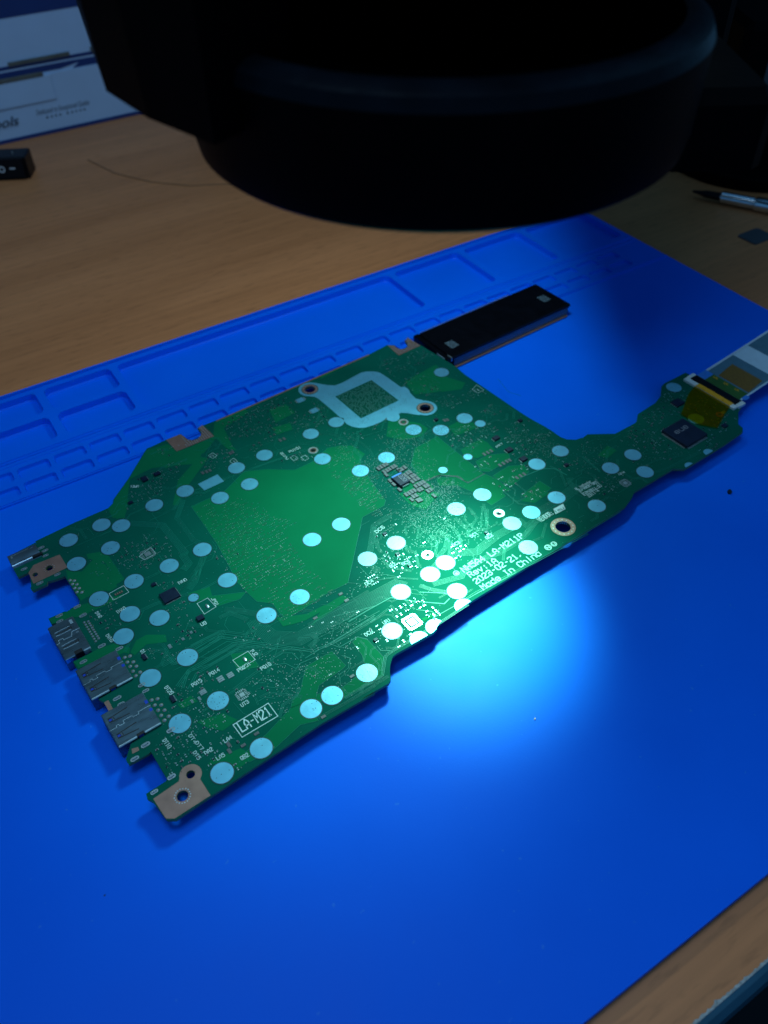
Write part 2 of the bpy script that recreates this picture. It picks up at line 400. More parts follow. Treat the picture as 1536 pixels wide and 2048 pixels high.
# ================================================================== MOTHERBOARD
T = 1.2
mb_t = thing('motherboard', 'large green laptop motherboard with round tinned pads lying on the blue mat', 'circuit board', (*BF.o, BT-T), BF.a)
OUT = q('P 334,1640 K 860,1226 1100,1065 G 1120,1145 1536,905 H 265,1344 490,1215 505,1190 505,1170 498,1130 500,1075 520,1010 545,990 830,830 860,800 866,770 895,745 F 380,955 1536,245 '
        'I 455,1370 470,1330 780,1145 870,1145 900,1130 1200,945 1335,850 1335,820 1300,790 1300,690 1338,635 P 1486,802 I 1300,590 880,380 710,465 690,490 685,560 640,620 500,710 490,770 470,785 320,865 100,870 60,900 '
        'C 1210,480 1160,497 1090,495 1040,475 960,420 900,385 800,330 700,265 480,115 310,0 P 911,733 841,690 B 880,0 900,30 900,50 880,66 850,70 820,58 800,40 745,40 P 740,708 429,842 '
        'L 1536,820 P 395,856 401.5,864 401.5,871 395,877 385,880 375,878.5 368,873 361,868 L 1275,920 1160,975 1130,985 1105,1020 985,1220 870,1380 865,1410 830,1445 540,1570 270,1700 '
        'U 455,150 490,250 540,370 440,395 430,440 365,545 385,560 U 400,720 390,745 420,780 490,745 600,695 610,660 690,640 830,590 1020,900 1010,950 900,1010 880,1040 820,1045 620,1135 660,1210 '
        'U 940,1130 1180,1560 940,1680 960,1750 V 60,240 80,310 110,345 V 640,110 870,470 400,760 V 475,800 540,925 V 1020,690 1270,1110 850,1380 V 780,1600 820,1670 1080,1530 1130,1490 '
        'K 800,950 790,965 655,1050 665,1085 705,1105 790,1222')
# light clean-up: drop near-duplicate points
_o = [OUT[0]]
for p in OUT[1:]:
    if math.dist(p, _o[-1]) > 0.25: _o.append(p)
OUT = _o
def P1(s): return q(s)[0]
HOLES = [  # centre, radius of hole, radius of metal ring
    (P1('F 1060,400'), 3.0, 4.85), (P1('B 153,380'), 2.5, 3.7), (P1('B 1038,523'), 2.5, 3.7),
    (P1('B 178,849'), 0.8, 2.2), (P1('B 871,632'), 0.8, 2.2), (P1('F 569,295'), 0.8, 2.2), (P1('E 1171,615'), 0.8, 2.2),
    (P1('K 905,1065'), 1.75, 0), (P1('K 960,918'), 1.35, 0), (P1('J 241,510'), 1.0, 0), (P1('J 337,465'), 1.35, 0),
    (P1('G 1065,1000'), 0.75, 0), (P1('K 1287,772'), 0.75, 0), (P1('A 77,703'), 0.9, 0)]
b = MB()
b.prism([OUT] + [circ(h[0][0], h[0][1], h[1], 24) for h in HOLES], 0, T, M['mask'], side=M['edge'])
board = b.build('circuit_board', mb_t)
def inside(p, poly):
    x, y = p; c = False; n = len(poly)
    for i in range(n):
        x1, y1 = poly[i]; x2, y2 = poly[i-1]
        if (y1 > y) != (y2 > y) and x < (x2-x1)*(y-y1)/(y2-y1)+x1: c = not c
    return c
def edge_dist(p):
    d = 1e9
    for i in range(len(OUT)):
        ax, ay = OUT[i]; bx, by = OUT[i-1]; L2 = (bx-ax)**2+(by-ay)**2 or 1
        t = max(0, min(1, ((p[0]-ax)*(bx-ax)+(p[1]-ay)*(by-ay))/L2))
        d = min(d, math.dist(p, (ax+t*(bx-ax), ay+t*(by-ay))))
    return d

def snap(poly, g=0.35):
    """pull points that fall off the board back onto it"""
    out = []
    for p in poly:
        if inside(p, OUT) and edge_dist(p) >= g: out.append(p); continue
        best = None
        for i in range(len(OUT)):
            a_, b_ = OUT[i-1], OUT[i]; L2 = (b_[0]-a_[0])**2+(b_[1]-a_[1])**2
            t = max(0, min(1, ((p[0]-a_[0])*(b_[0]-a_[0])+(p[1]-a_[1])*(b_[1]-a_[1]))/L2)); c = (a_[0]+t*(b_[0]-a_[0]), a_[1]+t*(b_[1]-a_[1]))
            d = math.dist(p, c)
            if best is None or d < best[0]:
                L = math.sqrt(L2); nx, ny = -(b_[1]-a_[1])/L, (b_[0]-a_[0])/L
                if not inside(((a_[0]+b_[0])/2+nx*.05, (a_[1]+b_[1])/2+ny*.05), OUT): nx, ny = -nx, -ny
                best = (d, (c[0]+nx*g, c[1]+ny*g))
        if not out or math.dist(out[-1], best[1]) > .05: out.append(best[1])
    return out
def dense(poly, step=1.5):
    out = []
    for i in range(len(poly)):
        a_, b_ = poly[i], poly[(i+1) % len(poly)]; n = max(1, int(math.dist(a_, b_)/step))
        out += [(a_[0]+(b_[0]-a_[0])*k/n, a_[1]+(b_[1]-a_[1])*k/n) for k in range(n)]
    return out
# ---- copper areas under the mask
POURS = ['D 700,510 950,400 1110,240 1290,225 1490,230 A 1000,920 1130,860 B 290,830 400,810 480,850 540,900 545,950 X 20,640 X 240,930 215,1010 E 672,325 560,830 480,870 410,905 120,1090 20,1110 G 870,320 830,325 750,220 630,205 550,130 D 1060,1100 900,800',
 'B 1130,740 1490,1030 C 330,830 240,775 110,770 0,820 X 840,640 760,590 B 930,960 960,830',
 'C 90,790 240,782 330,836 460,762 550,797 660,885 590,900 620,930 510,1000 370,900 250,850 100,850',
 'G 1005,705 1205,585 1312,695 1290,720 1105,850 1080,950 1060,955 890,1020 900,960 960,900',
 'G 890,1020 1060,955 1110,1010 1085,1090 1100,1120 960,1152 K 1536,740 1360,835 1330,770 1480,640',
 'H 300,1120 430,1020 448,1160 120,1344 0,1344 -90,1380 -60,1300 130,1250',
 'H 210,900 250,860 320,875 450,1015 430,1120 300,1060 285,1000',
 'J 590,370 680,355 740,380 850,540 790,580 720,430 600,400',
 'J 450,480 560,490 640,400 720,440 800,590 760,620 700,620 600,660 545,690 470,560',
 'J 735,60 790,0 880,0 860,90 800,130',
 'D 70,545 110,460 360,80 520,30 590,90 800,20 760,180 400,215 230,300 190,600 100,600',
 'A 380,560 600,440 640,480 450,600 520,740 550,770 480,760 390,680 300,790 90,880 0,910 0,860 100,790 370,665',
 'D 560,500 600,310 760,130 830,140 720,290 640,400 600,500',
 'G 250,165 545,130 500,185 330,240',
 'G 430,605 570,590 645,700 490,740 455,680',
 'J 890,1040 930,960 1000,920 1130,920 1140,970 1000,985 920,1060',
 'C 180,395 300,335 425,395 235,470', 'C 275,575 330,540 430,492 480,520 540,580 400,640 300,620', 'C 388,665 480,615 640,600 655,650 490,745 430,740',
 'C 520,775 640,700 760,690 800,745 660,860 560,800', 'C 740,925 880,815 970,870 840,965 780,940',
 'K 870,440 960,380 1010,420 900,470', 'K 1000,560 1180,500 1280,545 1180,620 1080,600',
 'K 165,150 330,60 450,20 520,80 290,190 200,200', 'K 1230,105 1310,82 1430,185 1310,205', 'K 1070,860 1100,820 1300,740 1400,790 1290,880 1150,840',
 'J 330,810 540,720 700,680 860,640 720,720 560,790 430,830 350,850', 'J 1280,640 1430,590 1450,660 1330,700', 'J 850,1000 890,1010 880,1050 830,1040',
 'B 760,600 1000,640 1060,680 1010,740 860,770 740,740 ', 'C 0,60 110,0 310,60 280,110 130,130', 'B 880,320 1120,190 1260,350 1130,400 960,420',
 'A 1150,150 1330,80 1400,110 1200,220', 'A 800,460 930,420 1000,480 850,560', 'A 820,600 960,560 980,610 860,650',
 'H 0,620 130,540 180,560 60,660 -60,740 -120,790', 'G 1010,300 1150,230 1180,250 1000,350 900,380 830,395 780,330',
 'F 740,200 870,100 960,140 840,215', 'E 470,760 560,700 700,640', 'D 0,240 60,200 90,300 10,330', 'I 180,1040 260,960 330,1000 260,1060',
 'A 1360,740 1440,735 1536,800 1480,870 1390,860 1290,850 1230,860', 'H 740,720 830,680 840,700 760,740',
 'X 440,820 1000,800 1080,830 1000,900 860,1060 700,1030 600,980', 'X 480,700 650,640 900,640 980,740 900,830 560,900']
for i, sstr in enumerate(POURS):
    l = q(sstr)
    if any(not inside(p, OUT) or edge_dist(p) < .35 for p in dense(l)): l = snap(dense(l))
    if len(l) < 4: continue
    b = MB(); b.prism(l, T, T+0.040+0.0008*i, M['pour'], bottom=False); b.build('copper_pour', mb_t)

# ---- round and rectangular tinned pads
PADS = [('P', '883,745 929,836.8 827,859.7 881.8,860.5 621.7,868 773,915.4 645,918 720.9,941.7 672.4,844.6 1120.6,902.3 1073.7,928.6 1221,936.5 964.6,989.3 1113,995.3 1193.5,1012 912.8,1018 1062.8,1024.7 1024,1047 '
  '1347.5,775 1392,838 1265.6,909.8 1290,944 1056.5,1095 891,1125.5 860.4,1148.7 914,1182.5 682.5,1048.7 624,1079.4 792.4,1086 735,1118 599.5,1194 801.6,1184 784,1262 733.9,1346 664.3,1391 '
  '533,1231 455,1160.4 622,1417.7 242.4,1051.6 221,1096 404.7,1099.3 338.5,1131.8 268,1162.8 370.3,982.3 308.6,1010.5 473,936 529,910.5 499.2,968.5 440,996 137.4,1080.6 203,1050 153,1128 198,1197.8 260,1228 319,1236 247,1273 375,1315 '
  '300.7,1356 360,1447 444.3,1546 522.5,1496.5 436,1401.6')]
SMALL = q('P 387,1195.6 960.5,847.4 935.7,914 886,940.4')
pads = [(p, 3.5) for p in q('P ' + PADS[0][1])] + [(p, 2.3 if i == 1 else 1.85) for i, p in enumerate(SMALL)]
ZP = T+0.11
clr = MB(); dots = MB(); random.seed(11)
def clipped(poly): return snap(poly, .25)
for (p, r) in pads:
    b = MB(); b.prism(circ(0, 0, r, 40), T, ZP, M['tin'], bottom=False)
    b.build('contact_pad', mb_t, loc=(p[0], p[1], 0))
    clr.disc(p[0], p[1], r+0.28, T, T+0.098, M['clear'], 36)
    for _ in range(random.choice([0, 1, 2, 3, 5])):
        a = random.uniform(0, 6.28); d = r*math.sqrt(random.random())*0.9
        dots.disc(p[0]+d*math.cos(a), p[1]+d*math.sin(a), 0.16, T, ZP+0.01, M['hole'], 6)
for s_, n_, r_ in (('P 773,915.4', 5, .68), ('P 720.9,941.7', 5, .7), ('P 827,859.7', 6, .62), ('P 881.8,860.5', 6, .5), ('P 912.8,1018', 3, 1.2), ('P 436,1401.6', 4, 1.0)):
    c0 = P1(s_)
    for i in range(-n_, n_+1):
        for j in range(-n_, n_+1):
            x, y = i*r_+random.uniform(-.1, .1), j*r_+random.uniform(-.1, .1)
            if math.hypot(x, y) < 3.1 and random.random() < 0.62: dots.disc(c0[0]+x, c0[1]+y, 0.15, T, ZP+0.01, M['hole'], 6)
for s_ in ('P 1417.6,905', 'P 1380,932', 'P 928,1213', 'P 839,1279', 'P 870.5,1254'):
    c0 = P1(s_); l = clipped(circ(c0[0], c0[1], 3.4 if s_[2] != '1' else 2.2, 36))
    if len(l) > 3:
        b = MB(); b.prism(l, T, ZP, M['tin'], bottom=False); b.build('contact_pad', mb_t)
rl = q('P 395.8,968.5 435,949 448,962.8 409,981')
b = MB(); b.prism(rl, T, ZP, M['tin'], bottom=False); b.build('contact_pad', mb_t, label='rectangular tinned pad')
# ---- processor bracket outline in tin
lh, rh = HOLES[1][0], HOLES[2][0]
def arc(c, r, a0, a1, n=10): return [(c[0]+r*math.cos(rad(a0+(a1-a0)*i/n)), c[1]+r*math.sin(rad(a0+(a1-a0)*i/n))) for i in range(n+1)]
_i = q('B 150,326 215,335 290,348 345,350 400,330 545,252 600,243 650,243 700,258 740,285 860,362 885,364 908,380 920,402 965,450 1030,462')
def ang_of(c, p): return math.degrees(math.atan2(p[1]-c[1], p[0]-c[0]))
br = q('B 215,335 290,348 345,350 400,330 545,252 575,245 610,242 650,243 690,252 720,270 850,362 880,360 905,375 918,392 920,405 965,450 1020,463')
ra = ang_of(rh, br[-1]); lo_r = q('B 1000,578')[0]; rb = ang_of(rh, lo_r)
while rb > ra: rb -= 360
br += arc(rh, 5.4, ra, rb, 16)
br += q('B 990,578 900,563 850,560 835,570 843,590 838,610 815,625 785,627 755,617 735,608 690,635 640,655 580,673 530,676 480,667 440,650 415,625 413,600 385,595 300,520 215,450 190,438')
la = ang_of(lh, q('B 150,438')[0]); lb = ang_of(lh, q('B 190,330')[0])
while lb > la: lb -= 360
br += arc(lh, 5.4, la, lb, 16)
win = q('B 347,435 625,308 835,465 545,603')
b = MB(); b.prism([br, win, circ(*lh, 4.0, 28), circ(*rh, 4.0, 28)], T, T+0.105, M['tin'], bottom=False)
b.build('bracket_pad', mb_t, label='square tinned frame with two lugs for the processor cooler')
random.seed(5)
for k in range(220):
    e = random.randrange(4); t = random.random(); a_, c_ = win[e], win[(e+1) % 4]
    cx = (win[0][0]+win[2][0])/2; cy = (win[0][1]+win[2][1])/2
    x, y = a_[0]+(c_[0]-a_[0])*t, a_[1]+(c_[1]-a_[1])*t; d = 1+random.uniform(0.06, 0.42)
    x, y = cx+(x-cx)*d, cy+(y-cy)*d; x = round(x/.6)*.6; y = round(y/.6)*.6
    if inside((x, y), br) and not inside((x, y), win): dots.disc(x, y, 0.13, T, T+0.115, M['hole'], 6)
# ---- rings round the holes
b0 = None
for (p, r, R_) in HOLES:
    if not R_: continue
    b = MB(); zt_ = T+0.16; st = r < 1
    if st:
        b.disc(0, 0, R_, T, zt_, M['solder'], 28, rin=R_*0.72); b.disc(0, 0, R_*0.72, T, zt_-0.03, M['copper'], 28, rin=R_*0.55)
        b.lathe(0, 0, [(R_*0.55, T), (R_*0.52, T+0.25), (r, T+0.22), (r, -0.2)], M['chrome'], 28)
    else:
        b.disc(0, 0, R_, T, zt_, M['copper'], 40, rin=r)
        b.lathe(0, 0, [(r, zt_), (r, 0)][::-1], M['solder'], 28)
        n = 14
        for i in range(n):
            a = 2*math.pi*i/n; rr = (r+R_)/2
            b.disc(rr*math.cos(a), rr*math.sin(a), 0.26, T, zt_+0.03, M['solder'], 8, rin=0.1)
    b.build('stud_ring' if st else 'mounting_ring', mb_t, loc=(p[0], p[1], 0))
# ---- bare copper corners
def copper_part(loops, label=None, vias=None):
    b = MB(); b.prism(loops, T, T+0.10, M['copper'], bottom=False)
    for (x, y, r) in vias or []: b.disc(x, y, r, T, T+0.13, M['solder'], 8)
    return b.build('bare_copper', mb_t, label=label)
cc = HOLES[8][0]
lp = q('P 306.5,1598 K 790,1218 P 333,1637.5 349,1637.5 K 1096,1062 1025,950')
e0 = ang_of(cc, q('K 1035,935')[0]); e1 = ang_of(cc, q('K 888,945')[0])
while e1 < e0: e1 += 360
lp += arc(cc, 3.4, e0, e1, 14) + q('K 880,965')
ring = [(HOLES[7][0][0]+2.35*math.cos(k*math.pi/9)+random.uniform(-.1, .1), HOLES[7][0][1]+2.35*math.sin(k*math.pi/9), 0.24) for k in range(18)]
copper_part([lp, circ(*HOLES[7][0], 1.75, 24), circ(*HOLES[8][0], 1.35, 24)], 'bare copper corner with two screw holes', ring)
lp = q('U 365,552 430,450 765,315 865,480 735,545 430,690')
ring = [(HOLES[10][0][0]+1.9*math.cos(k*math.pi/6), HOLES[10][0][1]+1.9*math.sin(k*math.pi/6), 0.16) for k in range(12)]
b = MB(); copper_part([lp, circ(*HOLES[9][0], 1.0, 20), circ(*HOLES[10][0], 1.35, 24)], None, ring)
# castellated corners beside the fan screw notches
def notch_copper(poly, u0, region):
    vs = []
    xs = [p[0] for p in poly]; ys = [p[1] for p in poly]; x = min(xs)
    while x < max(xs):
        y = min(ys)
        while y < max(ys):
            if inside((x, y), poly) and inside((x, y), region) and edge_dist((x, y)) > 0.3: vs.append((x, y, 0.34))
            y += 1.08
        x += 1.08
    copper_part([poly], None, vs)
pa = q('A 8,692 118,648 150,668 170,688 210,696 250,685 278,660 280,628 255,602 285,578 P 405,850.5 A 377,662 90,780')
notch_copper(pa, 0, q('A 118,640 400,500 400,700 180,780'))
pb = q('P 774.5,690.5 B 798,45 820,62 850,74 882,70 904,53 904,30 884,4 P 815.5,675.5 841,691.5 797.4,711')
notch_copper(pb, 0, pb)
b = MB(); b.ribbon(q('P 432,842.5 738,709.5'), 0.9, T, T+0.08, M['copper'], 0.1); b.build('copper_strip', mb_t)
for s_ in ('V 475,805 535,770 600,890 540,920', 'V 860,1450 950,1425 970,1470 870,1520'):
    b = MB(); b.prism(q(s_), T, T+0.07, M['copper'], bottom=False); b.build('bare_copper', mb_t)

# ---- bundles of parallel tracks
BUND = [  # path, number of lanes, pitch mm, width mm
 ('G 610,345 640,400 745,480 955,490 1200,350 1536,170 E 930,850 1000,870', 12, 0.50, 0.22),
 ('G 380,265 500,275 620,300', 7, 0.36, 0.18), ('G 340,330 420,290 560,345', 4, 0.45, 0.2),
 ('G 120,545 350,430 540,455 620,425', 2, 0.55, 0.24), ('G 150,575 350,452 600,485 620,440', 1, 0.6, 0.26), ('G 170,600 350,478 600,520 700,530 1060,585 1200,530 1536,330', 2, 0.7, 0.3),
 ('G 180,640 400,510 690,555 760,565 1000,580', 1, 0.6, 0.25), ('G 180,700 460,540 690,570 ', 2, 0.6, 0.24), ('G 60,870 100,740 270,690 460,580 660,590 640,630', 2, 0.6, 0.26),
 ('G 640,650 770,565 900,580 1060,590', 1, .5, .2), ('G 730,660 830,600 900,600 950,650', 1, .5, .3), ('G 700,700 850,680 930,720 960,680 1100,620', 1, .5, .3),
 ('G 650,940 720,905 900,925', 2, .5, .22), ('G 600,830 690,830', 1, .5, .25), ('G 620,880 700,860 860,875 910,840', 1, .5, .22),
 ('D 230,640 480,655 650,865 640,890 680,950 640,1000', 6, 0.50, 0.2), ('D 640,460 590,600 720,770 770,790', 5, 0.42, 0.17), ('D 800,890 740,1040 620,1150 J 1400,380 1330,560 1290,610', 6, 0.42, 0.17),
 ('D 380,620 610,515', 1, .5, .16), ('D 0,740 100,690', 1, .5, .16), ('D 350,1075 470,1015', 1, .5, .16), ('D 780,1150 900,1085', 2, .6, .2),
 ('J 530,310 780,200', 1, .5, .14), ('J 980,540 1110,480', 1, .5, .2), ('J 560,200 600,190 640,240', 1, .5, .16),
 ('J 930,770 1060,710 1290,640', 3, .55, .22), ('J 1100,1130 1400,960 1536,900', 4, .62, .24), ('J 1160,1100 1190,1120 1536,930', 2, .55, .22),
 ('J 1030,1020 1120,1040 1180,1120 1220,1110', 3, .45, .18),
 ('K 720,75 780,60 850,150 900,150', 2, .5, .2), ('K 870,320 950,210 1250,30 1400,0', 3, .62, .26), ('K 950,330 1000,230 1290,60 1440,40 1536,60', 2, .62, .26),
 ('K 1250,340 1380,240 1440,200', 2, .6, .24), ('K 1380,320 1450,260 1536,290', 1, .6, .28), ('K 1420,420 1470,390 1536,400', 1, .6, .28),
 ('K 1040,490 1220,370 1350,300', 2, .5, .2), ('K 840,210 900,180 960,180', 1, .5, .2),
 ('F 0,800 100,690 250,600 400,590 430,560 560,460 760,350', 7, 0.52, 0.22), ('F 60,840 280,780 300,730 480,630 570,600 700,520 780,450 870,330 880,290', 5, 0.52, 0.22),
 ('F 240,1000 400,900 700,740 900,640 1250,450', 2, .7, .2),
 ('F 60,1100 400,910 700,750', 1, .5, .3), ('F 860,280 980,220 1130,100 1160,70', 8, .42, .19), ('F 760,400 850,330 1060,210 1160,130 1300,90', 3, .6, .22),
 ('F 600,660 610,570 740,490 800,420 900,330', 3, .4, .16), ('F 820,510 900,480 930,370', 3, .4, .16),
 ('F 350,280 400,330 360,390 310,390', 3, .42, .16), ('F 440,240 430,400 350,480', 2, .4, .16), ('F 480,260 470,400', 3, .42, .17),
 ('E 950,310 1000,280 1100,330', 1, .5, .18), ('E 730,590 760,390 880,310', 6, .42, .17), ('E 760,400 790,560 820,600', 4, .4, .16),
 ('E 740,690 790,750', 6, .42, .17), ('E 650,705 720,780 850,765 970,790', 1, .4, .2), ('E 700,820 900,790 1100,800', 2, .42, .18),
 ('E 860,600 830,640 870,710 1050,740', 3, .4, .16), ('E 1000,560 1080,600 1100,690 1120,700', 3, .4, .16), ('E 1010,470 1000,410 1090,370', 2, .4, .16),
 ('E 1060,430 1100,400 1140,430 1110,480 1090,490', 2, .38, .14), ('E 1100,560 1240,550 1250,510', 1, .4, .16), ('E 1250,430 1330,470 1310,560 1250,640', 5, .42, .16),
 ('E 1480,250 1536,300', 3, .42, .16), ('E 1380,330 1480,420 1490,480', 4, .42, .16), ('E 1300,360 1400,440 1440,560', 3, .42, .16),
 ('E 560,828 650,835', 1, .4, .2), ('E 1110,850 1200,880 1330,905', 5, .35, .2), ('E 900,945 1060,970 1300,990 1340,950', 1, .5, .5), ('E 1110,900 1330,910', 1, .5, .45),
 ('E 250,1152 600,960 720,890', 3, .42, .18), ('E 440,1090 760,1010 890,940', 1, .4, .35), ('E 550,1120 620,1060 780,1000', 1, .5, .22), ('H 180,745 320,660 500,560 600,560', 1, .5, .6),
 ('H 0,940 200,840 360,740 480,650', 2, .5, .2), ('H 90,830 200,770 350,700 420,660', 1, .5, .22),
 ('H 120,1000 190,1020 180,1100 110,1150 110,1200', 1, .5, .2), ('H 0,900 110,940 250,860 330,880', 1, .5, .34),
 ('H 470,1000 600,920 900,740 1100,610', 3, .42, .2), ('H 440,1160 460,1030 470,1000', 3, .42, .2), ('H 150,1330 300,1240 440,1160', 3, .42, .2),
 ('H 400,930 430,965 500,965', 1, .5, .3), ('H 700,650 820,665 850,690 830,740', 1, .5, .3), ('H 480,640 530,690', 1, .4, .18), ('H 500,620 570,690', 3, .5, .16),
 ('G 800,1100 830,1000 930,930 960,870', 3, .4, .2), ('G 1100,1100 1300,990 1536,850', 3, .4, .17), ('G 1280,620 1340,640 1350,700 1330,740 1270,790 1270,850', 1, .4, .16),
 ('G 570,890 620,950 640,1000', 2, .4, .16), ('G 450,980 520,1060 600,1100', 1, .4, .18), ('G 1000,640 1230,500 1536,310', 1, .5, .35),
 ('G 940,500 1060,455 1090,500 1030,555', 5, .36, .17), ('G 1090,490 1250,410 1270,370 1400,300', 1, .4, .18),
 ('A 1100,600 1330,640', 1, .5, .16), ('A 1200,700 1000,730 700,840', 4, .5, .16), ('A 1180,640 1340,660 1390,710', 3, .5, .14), ('A 560,950 900,830 1180,740', 3, .45, .16), ('A 440,1000 1080,760', 2, .5, .16),
 ('D 560,540 620,450 760,400 1000,280', 3, .45, .16), ('D 700,400 960,290', 2, .5, .16),
 ('B 300,720 370,730 390,770', 3, .45, .14), ('B 520,700 520,770 610,840 640,900', 3, .42, .14), ('B 460,740 520,780', 4, .42, .14), ('B 740,560 700,700 560,740', 2, .45, .14),
 ('C 960,700 1040,740 1080,850 1140,790', 3, .42, .16), ('C 1100,790 1120,840 1180,900', 5, .4, .15), ('C 1140,620 1240,640 1330,690', 2, .45, .16), ('C 560,30 640,130 740,160', 1, .4, .14),
 ('C 600,890 720,990 790,1000', 2, .4, .2), ('C 450,990 480,1150', 3, .42, .17), ('C 1200,700 1340,680', 2, .4, .15), ('C 730,790 900,720 1000,720 1090,770', 1, .6, .5),
 ('I 0,1180 60,1160 150,1200 190,1290', 4, .4, .15), ('I 240,1130 260,1000 330,960', 3, .42, .15), ('I 60,1050 120,1100 200,1170', 2, .5, .3), ('I 280,1300 760,1130 1000,1010', 3, .5, .18), ('I 440,1180 640,1080 860,1040', 2, .5, .16),
 ('F 1100,520 1300,400 1500,280', 2, .6, .18), ('F 1180,330 1220,310', 1, .4, .2), ('F 1150,140 1230,180 1300,150', 3, .4, .15)]
def offset_path(P, d):
    out = []
    n = len(P)
    for i, p in enumerate(P):
        def nrm(u, v):
            l = math.dist(u, v) or 1; return (-(v[1]-u[1])/l, (v[0]-u[0])/l)
        if i == 0: nx, ny = nrm(p, P[1]); k = 1
        elif i == n-1: nx, ny = nrm(P[-2], p); k = 1
        else:
            n1, n2 = nrm(P[i-1], p), nrm(p, P[i+1]); nx, ny = n1[0]+n2[0], n1[1]+n2[1]; l = math.hypot(nx, ny) or 1; nx /= l; ny /= l
            k = 1/max(0.5, nx*n1[0]+ny*n1[1])
        out.append((p[0]+nx*d*k, p[1]+ny*d*k))
    return out
for i, (s_, n, pitch, w) in enumerate(BUND):
    P_ = q(s_); b = MB()
    for k in range(n):
        d = (k-(n-1)/2)*pitch
        b.ribbon(offset_path(P_, d), w, T+0.03, T+0.088+0.0001*i, M['trace'], 0.3)
    b.build('copper_tracks', mb_t, kind='stuff' if n > 1 else None)
# thin outlined edges of the copper areas catch the light
b = MB()
for i in (0, 1, 2, 3, 4, 5, 6, 13, 14, 18, 19, 20):
    b.ribbon(q(POURS[i]), 0.13, T+0.03, T+0.092, M['trace'], 0.3, closed=True)
b.build('pour_outline', mb_t, kind='stuff')
b = MB(); b.ribbon(q('X 850,640 1070,540 1340,556 1390,575 1460,640 1520,650'), 0.3, T+0.03, T+0.095, M['clear'], 0.1)
b.ribbon(q('C 0,810 110,770 240,782 330,828 460,755'), 0.25, T+0.03, T+0.095, M['clear'], 0.1); b.build('isolation_gap', mb_t)

# ---- occupancy test for small things
def free(x, y, m=0.3):
    for (p, r) in pads:
        if (x-p[0])**2+(y-p[1])**2 < (r+m)**2: return False
    for (p, r, R_) in HOLES:
        if (x-p[0])**2+(y-p[1])**2 < (max(r+.6, R_)+m)**2: return False
    return True
_bins = {}
def spaced(x, y, d):
    k = (int(x//2), int(y//2))
    for i in (-1, 0, 1):
        for j in (-1, 0, 1):
            for (a, c, e) in _bins.get((k[0]+i, k[1]+j), ()):
                if abs(a-x) < (d+e)/2 and abs(c-y) < (d+e)/2: return False
    _bins.setdefault(k, []).append((x, y, d)); return True
boxes = []   # keep-outs of chips and connectors, filled below
def keep(s_, g=0.3):
    l = q(s_); boxes.append((min(p[0] for p in l)-g, max(p[0] for p in l)+g, min(p[1] for p in l)-g, max(p[1] for p in l)+g))
for s_ in ('I 655,860 860,745 1080,900 890,1010', 'J 1070,650 1200,590 1250,665 1145,725', 'X 300,560 450,510 630,680 500,760', 'B 150,326 650,243 920,402 530,676', 'P 395.8,968.5 435,949 448,962.8 409,981',
           'V 80,380 640,110 870,470 310,790', 'V 435,1000 1020,690 1270,1110 690,1440', 'U 610,1270 940,1130 1180,1560 820,1650', 'U 100,330 450,150 540,370 220,600', 'I 870,440 930,395 1330,615 1240,690',
           'K 1250,580 1490,432 1536,560 1312,665', 'H 600,690 760,690 740,790 640,800', 'U 365,552 765,315 865,480 430,690', 'K 705,1085 905,950 1100,1065 850,1230'):
    keep(s_)
def boxfree(x, y):
    return not any(a < x < b_ and c < y < d for a, b_, c, d in boxes)
via = MB(); tent = MB(); smd = MB(); rnd = random.Random(21)
def add_via(x, y, r=0.21, check=True):
    if check and not (free(x, y) and boxfree(x, y) and inside((x, y), OUT) and edge_dist((x, y)) > 0.8): return
    if not spaced(x, y, r*2.1): return
    if rnd.random() < 0.42: tent.disc(x, y, r*1.15, T, T+0.10, M['trace'], 7); tent.disc(x, y, r*.5, T, T+0.104, M['clear'], 6)
    else:
        via.disc(x, y, r*0.72, T, T+0.11, M['viametal'], 7)
        if rnd.random() < .5: via.disc(x+.05, y, r*0.35, T, T+0.114, M['hole'], 5)
def scatter(s_, w, h, n, grid=0.0, r=0.21):
    c0 = P1(s_)
    for _ in range(n):
        x = c0[0]+rnd.uniform(-w, w)*math.sqrt(rnd.random()); y = c0[1]+rnd.uniform(-h, h)*math.sqrt(rnd.random())
        if grid: x = round(x/grid)*grid; y = round(y/grid)*grid
        add_via(x, y, r)
def lands(s_, w, h, n, part=0.4):
    """tiny two-terminal parts and bare land pairs, square to the board"""
    c0 = P1(s_)
    for _ in range(n):
        x = round((c0[0]+rnd.uniform(-w, w))/.9)*.9; y = round((c0[1]+rnd.uniform(-h, h))/.9)*.9
        if not (free(x, y, .6) and boxfree(x, y) and inside((x, y), OUT) and edge_dist((x, y)) > 1.2 and spaced(x, y, .95)): continue
        hz = rnd.random() < .5; k = rnd.choice([.85, 1, 1.25])
        L_, W_ = .36*k, .20*k
        for sg in (-1, 1):
            e = (sg*L_*.9-.13, sg*L_*.9+.13, -W_, W_)
            if not hz: e = (-W_, W_, sg*L_*.9-.13, sg*L_*.9+.13)
            smd.box(x+e[0], x+e[1], y+e[2], y+e[3], T, T+0.12, M['solder'])
        if rnd.random() < part:
            e = (-L_*.75, L_*.75, -W_*.9, W_*.9) if hz else (-W_*.9, W_*.9, -L_*.75, L_*.75)
            smd.box(x+e[0], x+e[1], y+e[2], y+e[3], T, T+rnd.choice([.3, .45]), M['cap'] if rnd.random() < .6 else M['chip'])
